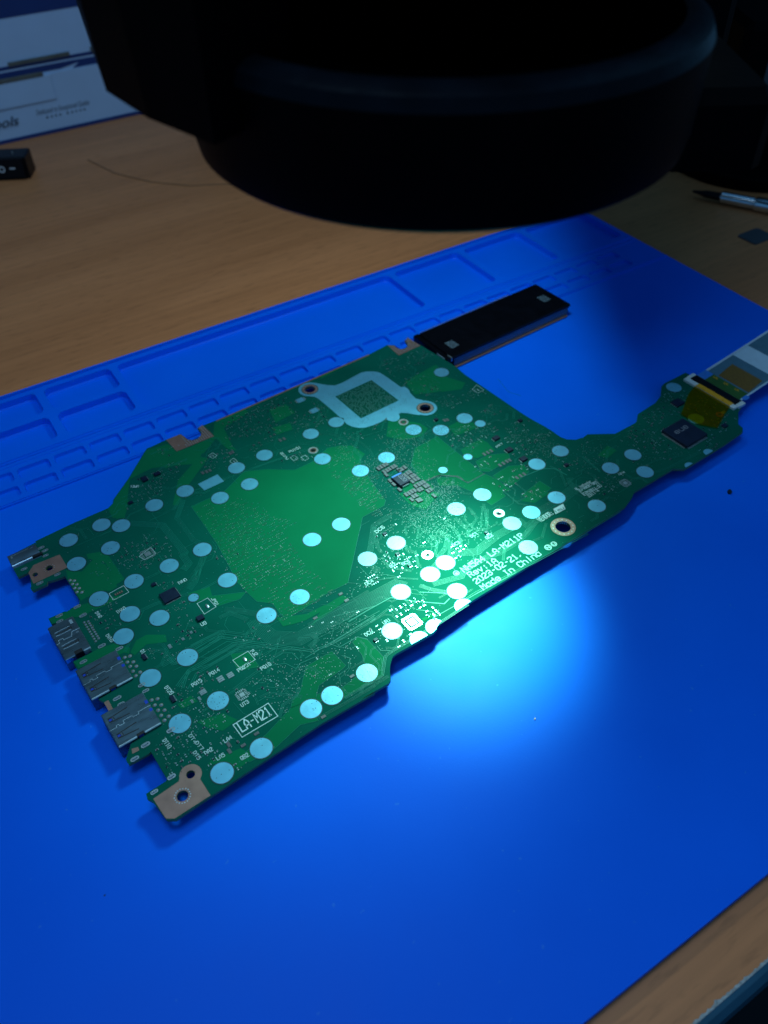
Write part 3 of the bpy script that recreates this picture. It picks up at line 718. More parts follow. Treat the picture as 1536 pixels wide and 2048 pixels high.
def rows(s_, step=2.1, p=0.5, n=(2, 6), pitch=0.75):
    """rows of dog-bone vias along the board in a region"""
    poly = q(s_); xs = [a[0] for a in poly]; ys = [a[1] for a in poly]; y = min(ys)
    while y < max(ys):
        x = min(xs)+rnd.uniform(0, 3)
        while x < max(xs):
            k = rnd.randint(*n)
            if rnd.random() < p:
                for i in range(k):
                    xx, yy = x+i*pitch, y+rnd.choice([0, 0, .12, -.12])
                    if inside((xx, yy), poly):
                        if rnd.random() < .6: add_via(xx, yy, .2)
                        elif free(xx, yy) and spaced(xx, yy, .5): tent.disc(xx, yy, .27, T, T+0.10, M['clear'], 8); tent.disc(xx, yy, .19, T, T+.105, M['pour'], 8)
            x += k*pitch+rnd.uniform(.8, 3)
        y += step*rnd.uniform(.75, 1.2)
# capacitors beside the tantalum block: every one a part
capm = MB(); capm.box(-.62, .62, -1.0, 1.0, T, T+.55, M['cap'], 0.08); 
capm.box(-.64, .64, -1.08, -.72, T, T+.57, M['capend'], 0.05); capm.box(-.64, .64, .72, 1.08, T, T+.57, M['capend'], 0.05)
cap0 = None
capxy = q('X 130,450 170,425 215,402 255,380 220,500 262,478 300,455 345,430 385,410 440,470 455,478 492,458 535,430 250,545 540,550 575,520 615,500 595,595 640,570 680,550 650,650 690,620 735,600 '
          '310,635 365,690 455,770 700,720 745,695 785,675 825,655 845,725 885,705 790,760 750,780 930,770 890,795 555,850 600,830 640,805 685,785 665,880 710,860 640,925 735,940 775,925 985,865')
for (x, y) in capxy:
    if not spaced(x, y, 1.15): pass
    if cap0 is None: cap0 = capm.build('capacitor', mb_t, loc=(x, y, 0))
    else: copy_part(cap0, mb_t, x, y, 0)
    boxes.append((x-.9, x+.9, y-1.3, y+1.3))
for s_, rz in (('A 885,695', 0), ('A 915,683', 0), ('A 290,945', 0), ('A 320,935', 0), ('A 345,925', 0), ('A 500,795', 0), ('A 520,785', 0), ('C 455,610', 0), ('C 482,597', 0), ('C 508,583', 0), ('C 575,695', 0), ('C 602,680', 0), ('C 628,665', 0), ('C 650,655', 0),
               ('C 705,790', 0), ('C 735,775', 0), ('C 762,762', 0), ('C 150,350', 0), ('C 172,345', 0), ('E 550,965', 1.57), ('E 505,915', 1.57), ('E 310,1100', 1.57), ('G 1140,1090', 1.57), ('G 1360,778', 1.57), ('H 165,578', 1.57), ('H 120,530', 1.57), ('K 1410,640', 1.57), ('K 1220,715', 0), ('K 1225,760', 0), ('K 1320,720', 1.57)):
    x, y = P1(s_); c = copy_part(cap0, mb_t, x, y, 0, rz); c.scale = (.8, .75, .8) if rz else (.85, .85, .8)
    boxes.append((x-1, x+1, y-1, y+1))
# through-hole joints behind the sockets
sj = MB(); sj.lathe(0, 0, [(.02, T+.42), (.2, T+.40), (.36, T+.25), (.56, T+.10), (.62, T)][::-1], M['solder'], 12); sj.disc(0, 0, .66, T, T+.08, M['copper'], 12)
sj0 = None
pts = q('V 765,175 838,155 802,240 885,237 840,300 927,298 880,367 980,380 920,430 1140,770 1222,752 1185,840 1275,838 1230,912 1320,910 1272,985 1378,997 1320,1052 U 897,645 953,650 928,693 985,697 957,745 1015,747 987,795 1048,798')
ha, hb, hc, hd = q('U 1078,1183 1225,1425 1130,1170 1265,1388')
pts += [(ha[0]+(hb[0]-ha[0])*i/8, ha[1]+(hb[1]-ha[1])*i/8) for i in range(9)] + [(hc[0]+(hd[0]-hc[0])*i/8, hc[1]+(hd[1]-hc[1])*i/8) for i in range(9)]
for i, (x, y) in enumerate(pts):
    if sj0 is None: sj0 = sj.build('solder_joint', mb_t, smooth=True, loc=(x, y, 0)); o_ = sj0
    else: o_ = copy_part(sj0, mb_t, x, y, 0)
    if i > 25: o_.scale = (.72, .72, 1)
    boxes.append((x-.7, x+.7, y-.7, y+.7))
# slotted tabs
st_ = MB(); st_.prism([slot(0, 0, 3.0, 1.45), slot(0, 0, 2.1, .6)], T, T+.14, M['solder'], bottom=False); st_.prism(slot(0, 0, 2.1, .6), T, T+.09, M['steel'], bottom=False); st_.box(-.8, .5, -.18, .1, T, T+.5, M['solder'], .08)
st0 = None
for (x, y) in q('U 737,570 510,682 990,983 758,1098 765,1170 1063,1093 1303,1485 1068,1688 525,230 578,265 585,328 310,500 V 690,50 365,235 660,745 715,825 1002,560 1058,640 1055,1395 905,1590 1408,1190 K 830,935 712,1038'):
    if st0 is None: st0 = st_.build('slotted_joint', mb_t, loc=(x, y, 0)); o_ = st0
    else: o_ = copy_part(st0, mb_t, x, y, 0)
    k = rnd.uniform(.8, 1.0); o_.scale = (k, k, 1)
    boxes.append((x-1.6, x+1.6, y-.8, y+.8))

# ---- chips
def chip(s_, w, h, z=0.9, pins=0, label=None, sides='udlr', name='chip', rot=0):
    x, y = P1(s_) if isinstance(s_, str) else s_
    b = MB(); b.box(-w/2, w/2, -h/2, h/2, T+.08, T+z, M['chip'], 0.1)
    o = b.build(name, mb_t, loc=(x, y, 0), label=label, rotz=rot)
    if pins:
        pb_ = MB()
        for sd in sides:
            n = pins; Lh = h if sd in 'lr' else w
            for i in range(n):
                t = (i+.5)/n*Lh*.92-Lh*.46; wd = Lh/n*.27; e = .9 if max(w, h) > 10 else .38
                if sd == 'l': pb_.box(-w/2-e, -w/2+.05, t-wd, t+wd, T+.02, T+.16, M['solder'])
                if sd == 'r': pb_.box(w/2-.05, w/2+e, t-wd, t+wd, T+.02, T+.16, M['solder'])
                if sd == 'u': pb_.box(t-wd, t+wd, h/2-.05, h/2+e, T+.02, T+.16, M['solder'])
                if sd == 'd': pb_.box(t-wd, t+wd, -h/2-e, -h/2+.05, T+.02, T+.16, M['solder'])
        pb_.build('chip_pins', o, kind='stuff')
    boxes.append((x-w/2-.6, x+w/2+.6, y-h/2-.6, y+h/2+.6)); return o
ene = chip('I 868,872', 13.6, 13.6, 1.5, 32, 'large square controller chip with pins on four sides')
chip('J 1160,658', 6.2, 5.2, .9, 12, 'small square chip near the video sockets', 'rd')
chip('J 1368,810', 2.6, 2.2, .8); chip('D 343,305', 2.4, 3.0, .8, 3, None, 'r'); chip('D 440,265', 2.6, 1.9, .8, 3, None, 'u')
for s_, w, h in (('C 545,490', 3.0, 2.2), ('C 645,580', 3.0, 2.4), ('C 755,650', 3.0, 2.4), ('C 730,355', 1.9, 1.6), ('C 85,348', 1.6, 1.5), ('C 1085,695', 1.7, 1.5)): chip(s_, w, h, .8, 5, None, 'l')
for s_ in ('E 843,455', 'H 390,885', 'E 940,610', 'E 1035,695'): chip(s_, 1.6, 1.2, .6, 2, None, 'd')
chip('J 985,1075', 1.2, 2.6, .6, 5, None, 'r'); chip('K 838,405', 1.2, 2.8, .6, 5, None, 'r'); chip('F 470,445', 1.5, 1.3, .6, 3, None, 'd'); chip('J 1050,580', 1.7, 1.5, .6, 3, None, 'r')
chip('I 815,625', 5.0, 4.2, .9, 4, None, 'l'); chip('I 1190,805', 2.4, 2.2, .7, 3, None, 'u'); chip('D 235,485', 2, 1.5, .6, 4, None, 'u')
tx_, ty_ = P1('X 470,640')
b = MB(); b.box(-2.5, 2.5, -3.3, 3.3, T+.1, T+1.6, M['chip'], .15); tant = b.build('tantalum_capacitor', mb_t, loc=(tx_, ty_, 0), label='black block capacitor marked 220')
b = MB(); b.box(-2.45, 2.45, 2.35, 3.32, T+.2, T+1.62, M['stiffener'], .1); b.build('polarity_band', tant)
b = MB(); b.box(-1.8, 1.8, 3.3, 3.8, T, T+.8, M['chrome'], .1); b.box(-1.8, 1.8, -3.85, -3.3, T, T+.8, M['chrome'], .1); b.build('terminals', tant)

# ---- bare landing patterns (white-metal footprints without their chips)
def footprint(s_, w, n, rot=0, ep=.55):
    x, y = P1(s_); b = MB()
    for i in range(n):
        t = (i+.5)/n*w-w/2; wd = w/n*.28
        for sg in (-1, 1):
            b.box(t-wd, t+wd, sg*w/2-.45, sg*w/2+.45, T, T+.11, M['solder']); b.box(sg*w/2-.45, sg*w/2+.45, t-wd, t+wd, T, T+.11, M['solder'])
    e = w*ep/2; b.box(-e, e, -e, e, T, T+.12, M['solder'], .04)
    b.build('landing_pattern', mb_t, loc=(x, y, 0), rotz=rot); boxes.append((x-w/2-.7, x+w/2+.7, y-w/2-.7, y+w/2+.7))
footprint('H 668,745', 5.0, 9); footprint('J 1008,368', 4.2, 8); footprint('G 515,920', 3.0, 5); footprint('I 400,1258', 3.2, 6)
for s_, w, h in (('G 350,800', 2.2, 2.4), ('G 425,770', 2.2, 2.2), ('G 215,900', 2.2, 2.0), ('K 970,420', .8, 1.6), ('K 1020,400', .8, 1.6), ('J 1160,1000', 1.1, 1.9), ('J 1250,950', 1, 1.3), ('J 1305,905', .9, 1.2), ('A 1040,385', 3.6, 3.0), ('A 1145,465', 3.6, 3.0)):
    x, y = P1(s_); b = MB()
    if s_.startswith('A'):
        b.box(-w/2, w/2, -h/2, h/2, T, T+.10, M['tin'], .02)
        for i in range(6):
            for j in range(5): b.disc(-w/2+.5+i*.52, -h/2+.5+j*.5, .09, T, T+.108, M['hole'], 5)
        for sg in (-1, 1): b.box(sg*2.2-.25, sg*2.2+.25, -1, 1, T, T+.1, M['solder'])
    else:
        for i in range(3): b.box(-w/2, w/2, -h/2+h*i/3+.06, -h/2+h*(i+1)/3-.06, T, T+.2, M['solder'], .05)
    b.build('landing_pattern', mb_t, loc=(x, y, 0)); boxes.append((x-w/2-.4, x+w/2+.4, y-h/2-.4, y+h/2+.4))

# ---- lettering: a stroke font like the board printer's
G_ = dict(A='00 04 26 44 40|02 42', B='00 06 36 45 44 33 03|33 42 41 30 00', C='45 36 16 05 01 10 30 41', D='00 06 26 44 42 20 00', E='46 06 00 40|03 33', F='46 06 00|03 33', G='45 36 16 05 01 10 30 41 43 23',
 H='00 06|40 46|03 43', I='10 30|20 26|16 36', J='01 10 30 41 46', K='00 06|46 03 40', L='06 00 40', M='00 06 23 46 40', N='00 06 40 46', O='10 01 05 16 36 45 41 30 10', P='00 06 36 45 44 33 03', Q='10 01 05 16 36 45 41 30 10|22 40',
 R='00 06 36 45 44 33 03|23 40', S='45 36 16 05 04 13 33 42 41 30 10 01', T='06 46|26 20', U='06 01 10 30 41 46', V='06 20 46', W='06 10 23 30 46', X='00 46|06 40', Y='06 23 46|23 20', Z='06 46 00 40',
 a='40 44|43 34 14 03 01 10 30 41', c='43 34 14 03 01 10 30 41', d='46 40|43 34 14 03 01 10 30 41', e='02 42 43 34 14 03 01 10 30 41', h='00 06|03 14 34 43 40', i='20 24|25 26', l='16 26 20|10 30', m='00 04|03 14 23 20|23 34 43 40', n='00 04|03 14 34 43 40', o='10 01 03 14 34 43 41 30 10',
 p='0. 04|03 14 34 43 41 30 10 01', r='00 04|03 14 34', s='43 34 14 03 42 41 30 10 01', t='26 21 30 41|14 34', u='04 01 10 30 41|44 40', v='04 20 44', x='00 44|04 40', y='04 20|44 00', b='06 00|03 14 34 43 41 30 10 01')
G_.update({'0': '10 01 05 16 36 45 41 30 10', '1': '15 26 20|10 30', '2': '05 16 36 45 44 01 00 40', '3': '05 16 36 45 44 33 13|33 42 41 30 10 01', '4': '30 36 02 42', '5': '46 06 04 34 43 41 30 10 01', '6': '45 36 16 05 01 10 30 41 42 33 03', '7': '06 46 20',
 '8': '13 04 05 16 36 45 44 33 13 02 01 10 30 41 42 33', '9': '43 13 04 05 16 36 45 41 30 10 01', '-': '13 33', ':': '24 23|21 20', ',': '21 10', '.': '20 21', ' ': ''})
def strokes(b, text, p0, p1, h, w, z0, z1, m, slant=0):
    n = len(text); L_ = math.dist(p0, p1); ux, uy = (p1[0]-p0[0])/L_, (p1[1]-p0[1])/L_; vx, vy = -uy, ux
    adv = L_/(n-0.25); gw = adv*0.72
    for i, ch in enumerate(text):
        for st in G_.get(ch, '').split('|'):
            pts = []
            for t in st.split():
                a = int(t[0])/4*gw; c = (0 if t[1] == '.' else int(t[1]))/6*h; a += slant*c
                pts.append((p0[0]+ux*(i*adv+a)+vx*c, p0[1]+uy*(i*adv+a)+vy*c))
            if len(pts) > 1:
                d = w*.4   # lengthen ends so that corners close
                (xa, ya), (xb, yb) = pts[0], pts[1]; l = math.dist(pts[0], pts[1]); pts[0] = (xa+(xa-xb)/l*d, ya+(ya-yb)/l*d)
                (xa, ya), (xb, yb) = pts[-1], pts[-2]; l = math.dist(pts[-1], pts[-2]); pts[-1] = (xa+(xa-xb)/l*d, ya+(ya-yb)/l*d)
                b.ribbon(pts, w, z0, z1, m, 0.05)
ZS = T+0.125
def text(s_, a, h, w=None, m='silk'):
    p0, p1 = q(a); b = MB(); w = w or h*.15
    strokes(b, s_, p0, p1, h, w, T, ZS, M[m]); b.build('printed_text', mb_t)
    x0, x1 = sorted((p0[0], p1[0])); y0, y1 = sorted((p0[1], p1[1]))
    if abs(x1-x0) > abs(y1-y0):
        up = 1 if p1[0] > p0[0] else -1; y1 = max(y0, y1)+(h if up > 0 else 0); y0 = y0-(h if up < 0 else 0)
    boxes.append((x0-.1, x1+.1, y0-.1, y1+.1))
text('NH5A4 LA-M211P', 'F 303,748 765,476', 2.55, .36)
text('Rev:1A', 'F 352,787 560,668', 2.45, .35)
text('2023-02-21,', 'F 398,838 750,616', 2.45, .35)
text('Made In China', 'F 452,884 895,612', 2.55, .34)
text('VENDOR:', 'F 888,362 992,298', 2.1, .30)
text('LA-M21', 'K 1314,628 1518,508', 3.6, .42)
text('UL indicator', 'C 1163,884 1280,822', 1.15, .17)
text('2311-4', 'C 1262,940 1340,892', 1.3, .2)
for s_, a, h in (('PQ15', 'K 978,322 1040,282', 1.35), ('PQ14', 'K 1096,248 1160,210', 1.35), ('PQ251', 'K 1290,220 1374,168', 1.35), ('PJ2', 'K 1366,80 1400,112', 1.3), ('PQ16', 'K 1448,208 1512,170', 1.35), ('UT3', 'K 1312,458 1360,428', 1.3),
                 ('DT28', 'V 1315,600 1400,700', 1.35), ('DT4', 'K 945,655 985,710', 1.1), ('DT7', 'K 990,705 1030,755', 1.1), ('DT5', 'K 975,770 1010,820', 1.1), ('LA5', 'K 1145,822 1196,792', 1.3), ('DA2', 'K 1065,785 1115,752', 1.3), ('QB2', 'K 1310,822 1360,792', 1.3), ('LA4', 'K 1196,702 1246,672', 1.3),
                 ('U8', 'J 1378,862 1412,845', 1.4), ('JPQ1', 'J 1440,675 1475,725', 1.2), ('D1', 'V 980,90 1010,130', 1.3), ('UHA1', 'J 1265,535 1208,565', 1.3), ('UVH1', 'J 848,728 788,762', 1.3), ('DVH2', 'U 1215,1065 1275,1130', 1.1), ('DVH3', 'U 1350,1355 1420,1440', 1.2),
                 ('DC6', 'E 785,448 845,404', 1.5), ('DC4', 'E 706,852 760,820', 1.5), ('DC2', 'H 510,330 548,306', 1.3), ('DC5', 'H 600,312 655,288', 1.3), ('UR1', 'H 455,765 508,735', 1.3), ('DC8', 'H 318,858 372,826', 1.5), ('DC3', 'F 222,552 272,524', 1.4), ('DC1', 'F 360,482 408,452', 1.3), ('QC2', 'F 478,494 524,466', 1.3),
                 ('PU101', 'A 960,790 1045,752', 1.3), ('PU102', 'A 950,835 900,785', 1.1), ('UPE1', 'D 300,350 235,350', 1.2), ('PR7', 'C 555,560 600,530', 1.0), ('UH4', 'I 355,1195 400,1175', 1.0), ('DT10', 'V 1290,1340 1370,1450', 1.3)):
    text(s_, a, h)
def outline_box(s_, w=.16): 
    b = MB(); b.ribbon(q(s_), w, T, ZS, M['silk'], .05, closed=True); b.build('printed_outline', mb_t)
outline_box('P 466.2,1450 536.6,1406.6 555.7,1432.5 484.4,1474.8', .26)
outline_box('C 1175,885 1310,815 1358,855 1225,928'); outline_box('K 1248,140 1352,78 1402,135 1300,195'); outline_box('J 1345,708 1418,670 1475,730 1395,780'); outline_box('J 745,640 845,585 880,630 775,685')
outline_box('C 362,112 395,78 452,115 408,140', .12); outline_box('A 962,828 992,808 1022,832 990,852', .12); outline_box('A 1045,826 1075,808 1105,832 1075,850', .12); outline_box('A 335,812 365,790 400,812 368,835', .12); outline_box('A 495,855 525,832 558,855 528,875', .12)
outline_box('J 950,385 1030,325 1065,365 985,410', .12)
b = MB()
p = q('C 1196,893 1318,833 1328,855 1208,908')
strokes(b, 'LFW80K-9N', p[0], p[1], 1.1, .2, T, ZS, M['silk']); p = q('C 1222,918 1345,858'); strokes(b, 'C2H2B11-5', p[0], p[1], 1.0, .18, T, ZS, M['silk'])
b.build('printed_text', mb_t)
b = MB(); bx = q('F 985,262 1060,222 1078,262 1003,302'); b.prism(bx, T, ZS, M['silk'], bottom=False); pl = b.build('printed_block', mb_t)
b = MB(); p = q('F 1004,293 1070,258'); strokes(b, 'imu', p[0], p[1], 1.3, .26, T, ZS+.012, M['mask']); b.build('printed_text', pl)
def emblem(s_, g, r=1.15):
    x, y = P1(s_); b = MB(); b.disc(0, 0, r, T, ZS, M['silk'], 24, rin=r*.78)
    strokes(b, g, (-r*.42, -r*.5), (r*.42, -r*.5), r*1.0, r*.24, T, ZS, M['silk']); b.build('printed_emblem', mb_t, loc=(x, y, 0))
emblem('F 240,755', 'e'); emblem('F 945,557', 'N', 1.4); emblem('F 990,531', 'U', 1.2)
# marking on the chips
p = (P1('I 868,872'))
b = MB(); strokes(b, 'ene', (3.8, .6+2.2), (-3.8, .6+2.2), 2.6, .32, T+1.48, T+1.515, M['chipmark'])
b.build('chip_marking', ene)
b = MB(); strokes(b, '220', (.2, 1.9), (.2, -2.1), 1.7, .22, T+1.58, T+1.62, M['chipmark'])
b.build('chip_marking', tant)
for s_ in ('J 1415,725', 'K 1330,133', 'C 405,112', 'A 367,812', 'A 528,855'):
    x, y = P1(s_); b = MB(); k = .6 if s_[0] in 'CA' else 1
    b.lathe(0, 0, [(1.0*k, T), (.8*k, T+.3*k), (.4*k, T+.42*k), (.01, T+.45*k)], M['solder'], 14); o_ = b.build('solder_blob', mb_t, smooth=True, loc=(x, y, 0)); o_.scale = (.6, 1.2, 1)
x, y = P1('J 812,637'); b = MB()
for i in range(4): b.box(-1.5+i*.8, -1.0+i*.8, -.5, .5, T, T+.3, M['copper'], .05)
b.build('resistor_pack', mb_t, loc=(x, y, 0))

# ---- vias and tiny parts by the thousand
for x in range(25):
    for y in range(25):
        cx = (win[0][0]+win[2][0])/2; cy = (win[0][1]+win[2][1])/2
        px_, py_ = cx+(x-12)*.95+rnd.uniform(-.06, .06), cy+(y-12)*.95
        if rnd.random() < .72 and inside((px_, py_), win) and inside((px_+.5, py_), win) and inside((px_-.5, py_), win): 
            if spaced(px_, py_, .4): via.disc(px_, py_, .2, T, T+.11, M['solder'], 7)
R_ = 'D 900,800 720,530 950,450 1000,470 1250,560 1536,640 E 60,420 250,720 440,850 30,1060 G 830,320 770,240 D 1100,1130'
rows(R_, 1.45, .85); rows('D 960,430 1230,480 1536,900 1400,1150 1060,1120 900,800', 1.7, .8)
rows('A 1230,850 1400,740 1500,820 B 500,880 545,960 X 20,640 X 215,900 E 680,270 E 480,60 B 280,1000', 1.6, .65, (2, 5))
rows('E 440,0 800,0 840,190 690,290 560,130', 1.2, .75, (3, 7), .62)
rows('G 760,320 1210,110 1250,140 830,350', 1.1, .9, (3, 8)); rows('E 700,250 900,250 900,330 760,330', 1.2, .7)
scatter('X 560,560', 17, 15, 520, .6, .18); scatter('X 860,1060', 15, 11, 300, .6, .18); scatter('E 1150,330', 20, 11, 240, .6); scatter('B 900,810', 14, 9, 200, .6); scatter('B 650,960', 10, 8, 120, .6)
scatter('X 1100,760', 9, 5, 160, .5); scatter('F 120,150', 10, 8, 200, .5); scatter('F 130,430', 13, 9, 140, .6); scatter('F 400,420', 9, 9, 70)
for s_, w, h, nv, ns in (
 ('A 640,510', 15, 5, 70, 60), ('A 720,600', 10, 5, 50, 20), ('A 870,420', 7, 5, 20, 24), ('A 910,500', 8, 4, 16, 14), ('A 1050,560', 6, 7, 60, 14), ('A 1190,430', 4, 7, 50, 4), ('A 1180,540', 5, 5, 30, 16), ('A 420,830', 10, 5, 20, 44),
 ('A 1010,830', 8, 4, 20, 12), ('A 730,725', 7, 3, 8, 14), ('A 850,620', 6, 4, 14, 14), ('A 560,640', 8, 4, 12, 14), ('A 1440,190', 9, 3, 40, 8), ('A 1370,820', 6, 6, 30, 0), ('A 30,770', 6, 4, 8, 6),
 ('B 470,270', 9, 3, 40, 6), ('B 700,190', 13, 3, 40, 12), ('B 870,210', 14, 5, 70, 10), ('B 1010,110', 9, 6, 50, 26), ('B 1060,370', 9, 6, 70, 10), ('B 1200,480', 8, 6, 70, 8), ('B 950,300', 8, 4, 24, 12), ('B 700,640', 8, 2, 30, 4),
 ('B 1430,400', 8, 5, 16, 14), ('B 800,700', 12, 6, 30, 0), ('B 420,860', 10, 6, 40, 0), ('B 400,780', 12, 6, 30, 6),
 ('C 510,270', 6, 5, 60, 6), ('C 330,150', 7, 5, 12, 12), ('C 260,435', 8, 3, 30, 6), ('C 450,430', 8, 5, 40, 14), ('C 370,510', 8, 4, 40, 6), ('C 270,490', 7, 3, 8, 12), ('C 700,385', 8, 3, 24, 6), ('C 700,470', 9, 5, 90, 10), ('C 860,480', 10, 4, 80, 8), ('C 910,560', 9, 8, 160, 0),
 ('C 730,590', 6, 5, 20, 16), ('C 470,680', 7, 3, 10, 12), ('C 640,820', 8, 5, 10, 14), ('C 840,910', 6, 4, 20, 10), ('C 760,700', 8, 3, 14, 10), ('C 1100,690', 6, 4, 8, 10), ('C 1200,600', 14, 9, 24, 2), ('C 1420,800', 9, 5, 30, 8), ('C 1330,640', 10, 8, 16, 0), ('C 1000,620', 10, 6, 20, 0),
 ('D 450,290', 11, 6, 70, 30), ('D 330,390', 7, 4, 12, 14), ('D 420,410', 5, 3, 20, 6), ('D 300,470', 8, 4, 20, 10), ('D 470,100', 3, 2, 4, 6), ('D 320,820', 8, 6, 20, 46), ('D 420,870', 9, 6, 40, 26), ('D 250,900', 7, 4, 8, 22), ('D 390,930', 7, 3, 14, 12), ('D 540,200', 8, 6, 8, 8),
 ('D 1180,1060', 8, 5, 20, 22), ('D 1340,980', 8, 5, 20, 16), ('D 1000,900', 6, 8, 16, 12), ('D 1160,800', 12, 10, 20, 14),
 ('J 720,470', 7, 7, 26, 0), ('J 480,250', 7, 3, 10, 4), ('J 720,740', 5, 4, 14, 14), ('J 720,820', 5, 6, 14, 24), ('J 1230,720', 7, 3, 30, 4), ('J 1150,570', 4, 2, 10, 6), ('J 1270,940', 8, 4, 12, 12), ('J 1240,850', 5, 5, 6, 6), ('J 1040,1050', 3, 4, 16, 2), ('J 1170,1060', 4, 3, 10, 4), ('J 950,400', 8, 6, 10, 12),
 ('K 690,100', 3, 4, 18, 2), ('K 900,370', 4, 5, 24, 4), ('K 1060,520', 9, 7, 70, 34), ('K 860,680', 7, 5, 26, 14), ('K 890,770', 8, 7, 30, 36), ('K 820,830', 6, 8, 10, 24), ('K 1000,620', 7, 6, 20, 12), ('K 1210,690', 6, 5, 12, 12), ('K 1100,780', 5, 4, 6, 10), ('K 1290,840', 4, 3, 4, 6), ('K 1080,270', 7, 5, 20, 10), ('K 930,430', 7, 5, 20, 6),
 ('G 780,700', 12, 7, 50, 0), ('G 900,820', 12, 9, 80, 0), ('G 740,800', 7, 5, 20, 16), ('G 700,620', 10, 5, 20, 2), ('G 590,460', 10, 4, 16, 6), ('G 1100,730', 5, 6, 20, 6), ('G 1250,650', 8, 6, 24, 2), ('G 1200,800', 8, 8, 24, 4), ('G 980,720', 3, 6, 30, 0), ('G 1250,420', 16, 5, 60, 0), ('G 70,490', 4, 5, 16, 6), ('G 560,880', 5, 4, 10, 10), ('G 800,960', 9, 6, 40, 0), ('G 830,1040', 3, 5, 12, 0),
 ('E 940,620', 6, 5, 20, 40), ('E 1010,690', 7, 4, 10, 24), ('E 730,815', 4, 2, 8, 12), ('E 1400,580', 6, 4, 6, 26), ('E 820,440', 5, 3, 10, 6), ('E 900,405', 4, 1.5, 10, 2), ('E 760,720', 9, 4, 22, 0), ('E 640,870', 16, 3, 40, 0), ('E 1240,340', 4, 3, 6, 8), ('E 850,640', 14, 9, 60, 0), ('E 1200,470', 16, 6, 110, 10), ('E 1440,480', 8, 6, 50, 0),
 ('H 630,640', 8, 4, 14, 40), ('H 800,700', 5, 3, 6, 14), ('H 600,850', 5, 5, 10, 20), ('H 430,840', 5, 5, 10, 16), ('H 140,880', 14, 7, 50, 0), ('H 170,970', 6, 5, 20, 4), ('H 100,740', 12, 5, 30, 4), ('H 130,1150', 6, 6, 16, 4), ('H 360,420', 5, 3, 8, 6), ('H 480,800', 2, 2, 2, 4),
 ('I 600,900', 14, 8, 70, 40), ('I 800,1000', 11, 5, 60, 14), ('I 450,870', 6, 5, 16, 14), ('I 680,720', 11, 6, 20, 50), ('I 760,560', 9, 5, 10, 36), ('I 1100,850', 10, 4, 16, 26), ('I 1180,760', 8, 5, 6, 26), ('I 1080,980', 9, 3, 10, 10), ('I 600,1060', 14, 6, 40, 4), ('I 150,980', 14, 8, 30, 0), ('I 320,1250', 9, 6, 36, 10), ('I 1000,620', 10, 8, 20, 34), ('I 100,1100', 12, 8, 20, 0), ('I 220,1340', 8, 4, 16, 4)):
    lands(s_, w*.8, h*.8, ns); scatter(s_, w*.9, h*.9, nv)
# a light sprinkle over the whole board
xs = [p[0] for p in OUT]; ys = [p[1] for p in OUT]
big_pour = q(POURS[0])
for _ in range(1500):
    x, y = rnd.uniform(min(xs), max(xs)), rnd.uniform(min(ys), max(ys))
    if inside((x, y), big_pour) or inside((x, y), q(POURS[1])): continue
    add_via(x, y, .17)
via.build('via', mb_t, kind='stuff'); tent.build('covered_via', mb_t, kind='stuff'); smd.build('tiny_component', mb_t, kind='stuff')
dots.build('drilled_dot', mb_t, kind='stuff'); clr.build('pad_clearance', mb_t, kind='stuff')
# fine random tracks in the dark areas
b = MB(); rnd2 = random.Random(8); k = 0
dirs = [(math.cos(i*math.pi/4), math.sin(i*math.pi/4)) for i in range(8)]
while k < 330:
    x, y = rnd2.uniform(min(xs), max(xs)), rnd2.uniform(min(ys), max(ys))
    if not inside((x, y), OUT): k += .3; continue
    d = rnd2.choice([0, 4, 0, 4, 1, 7, 2, 6]); P_ = [(x, y)]; ok = True
    for _ in range(rnd2.randint(2, 4)):
        L_ = rnd2.uniform(1.5, 7); x += dirs[d][0]*L_; y += dirs[d][1]*L_
        if not inside((x, y), OUT) or edge_dist((x, y)) < 1 or inside((x, y), big_pour) or not boxfree(x, y): ok = False; break
        P_.append((x, y)); d = (d+rnd2.choice([-1, 1])) % 8
    if ok:
        m_ = rnd2.choice([1, 1, 2, 3])
        for j in range(m_): b.ribbon(offset_path(P_, j*.42), .15, T+.03, T+.080+k*1e-6, M['trace'], .3)
    k += 1
b.build('fine_track', mb_t, kind='stuff')

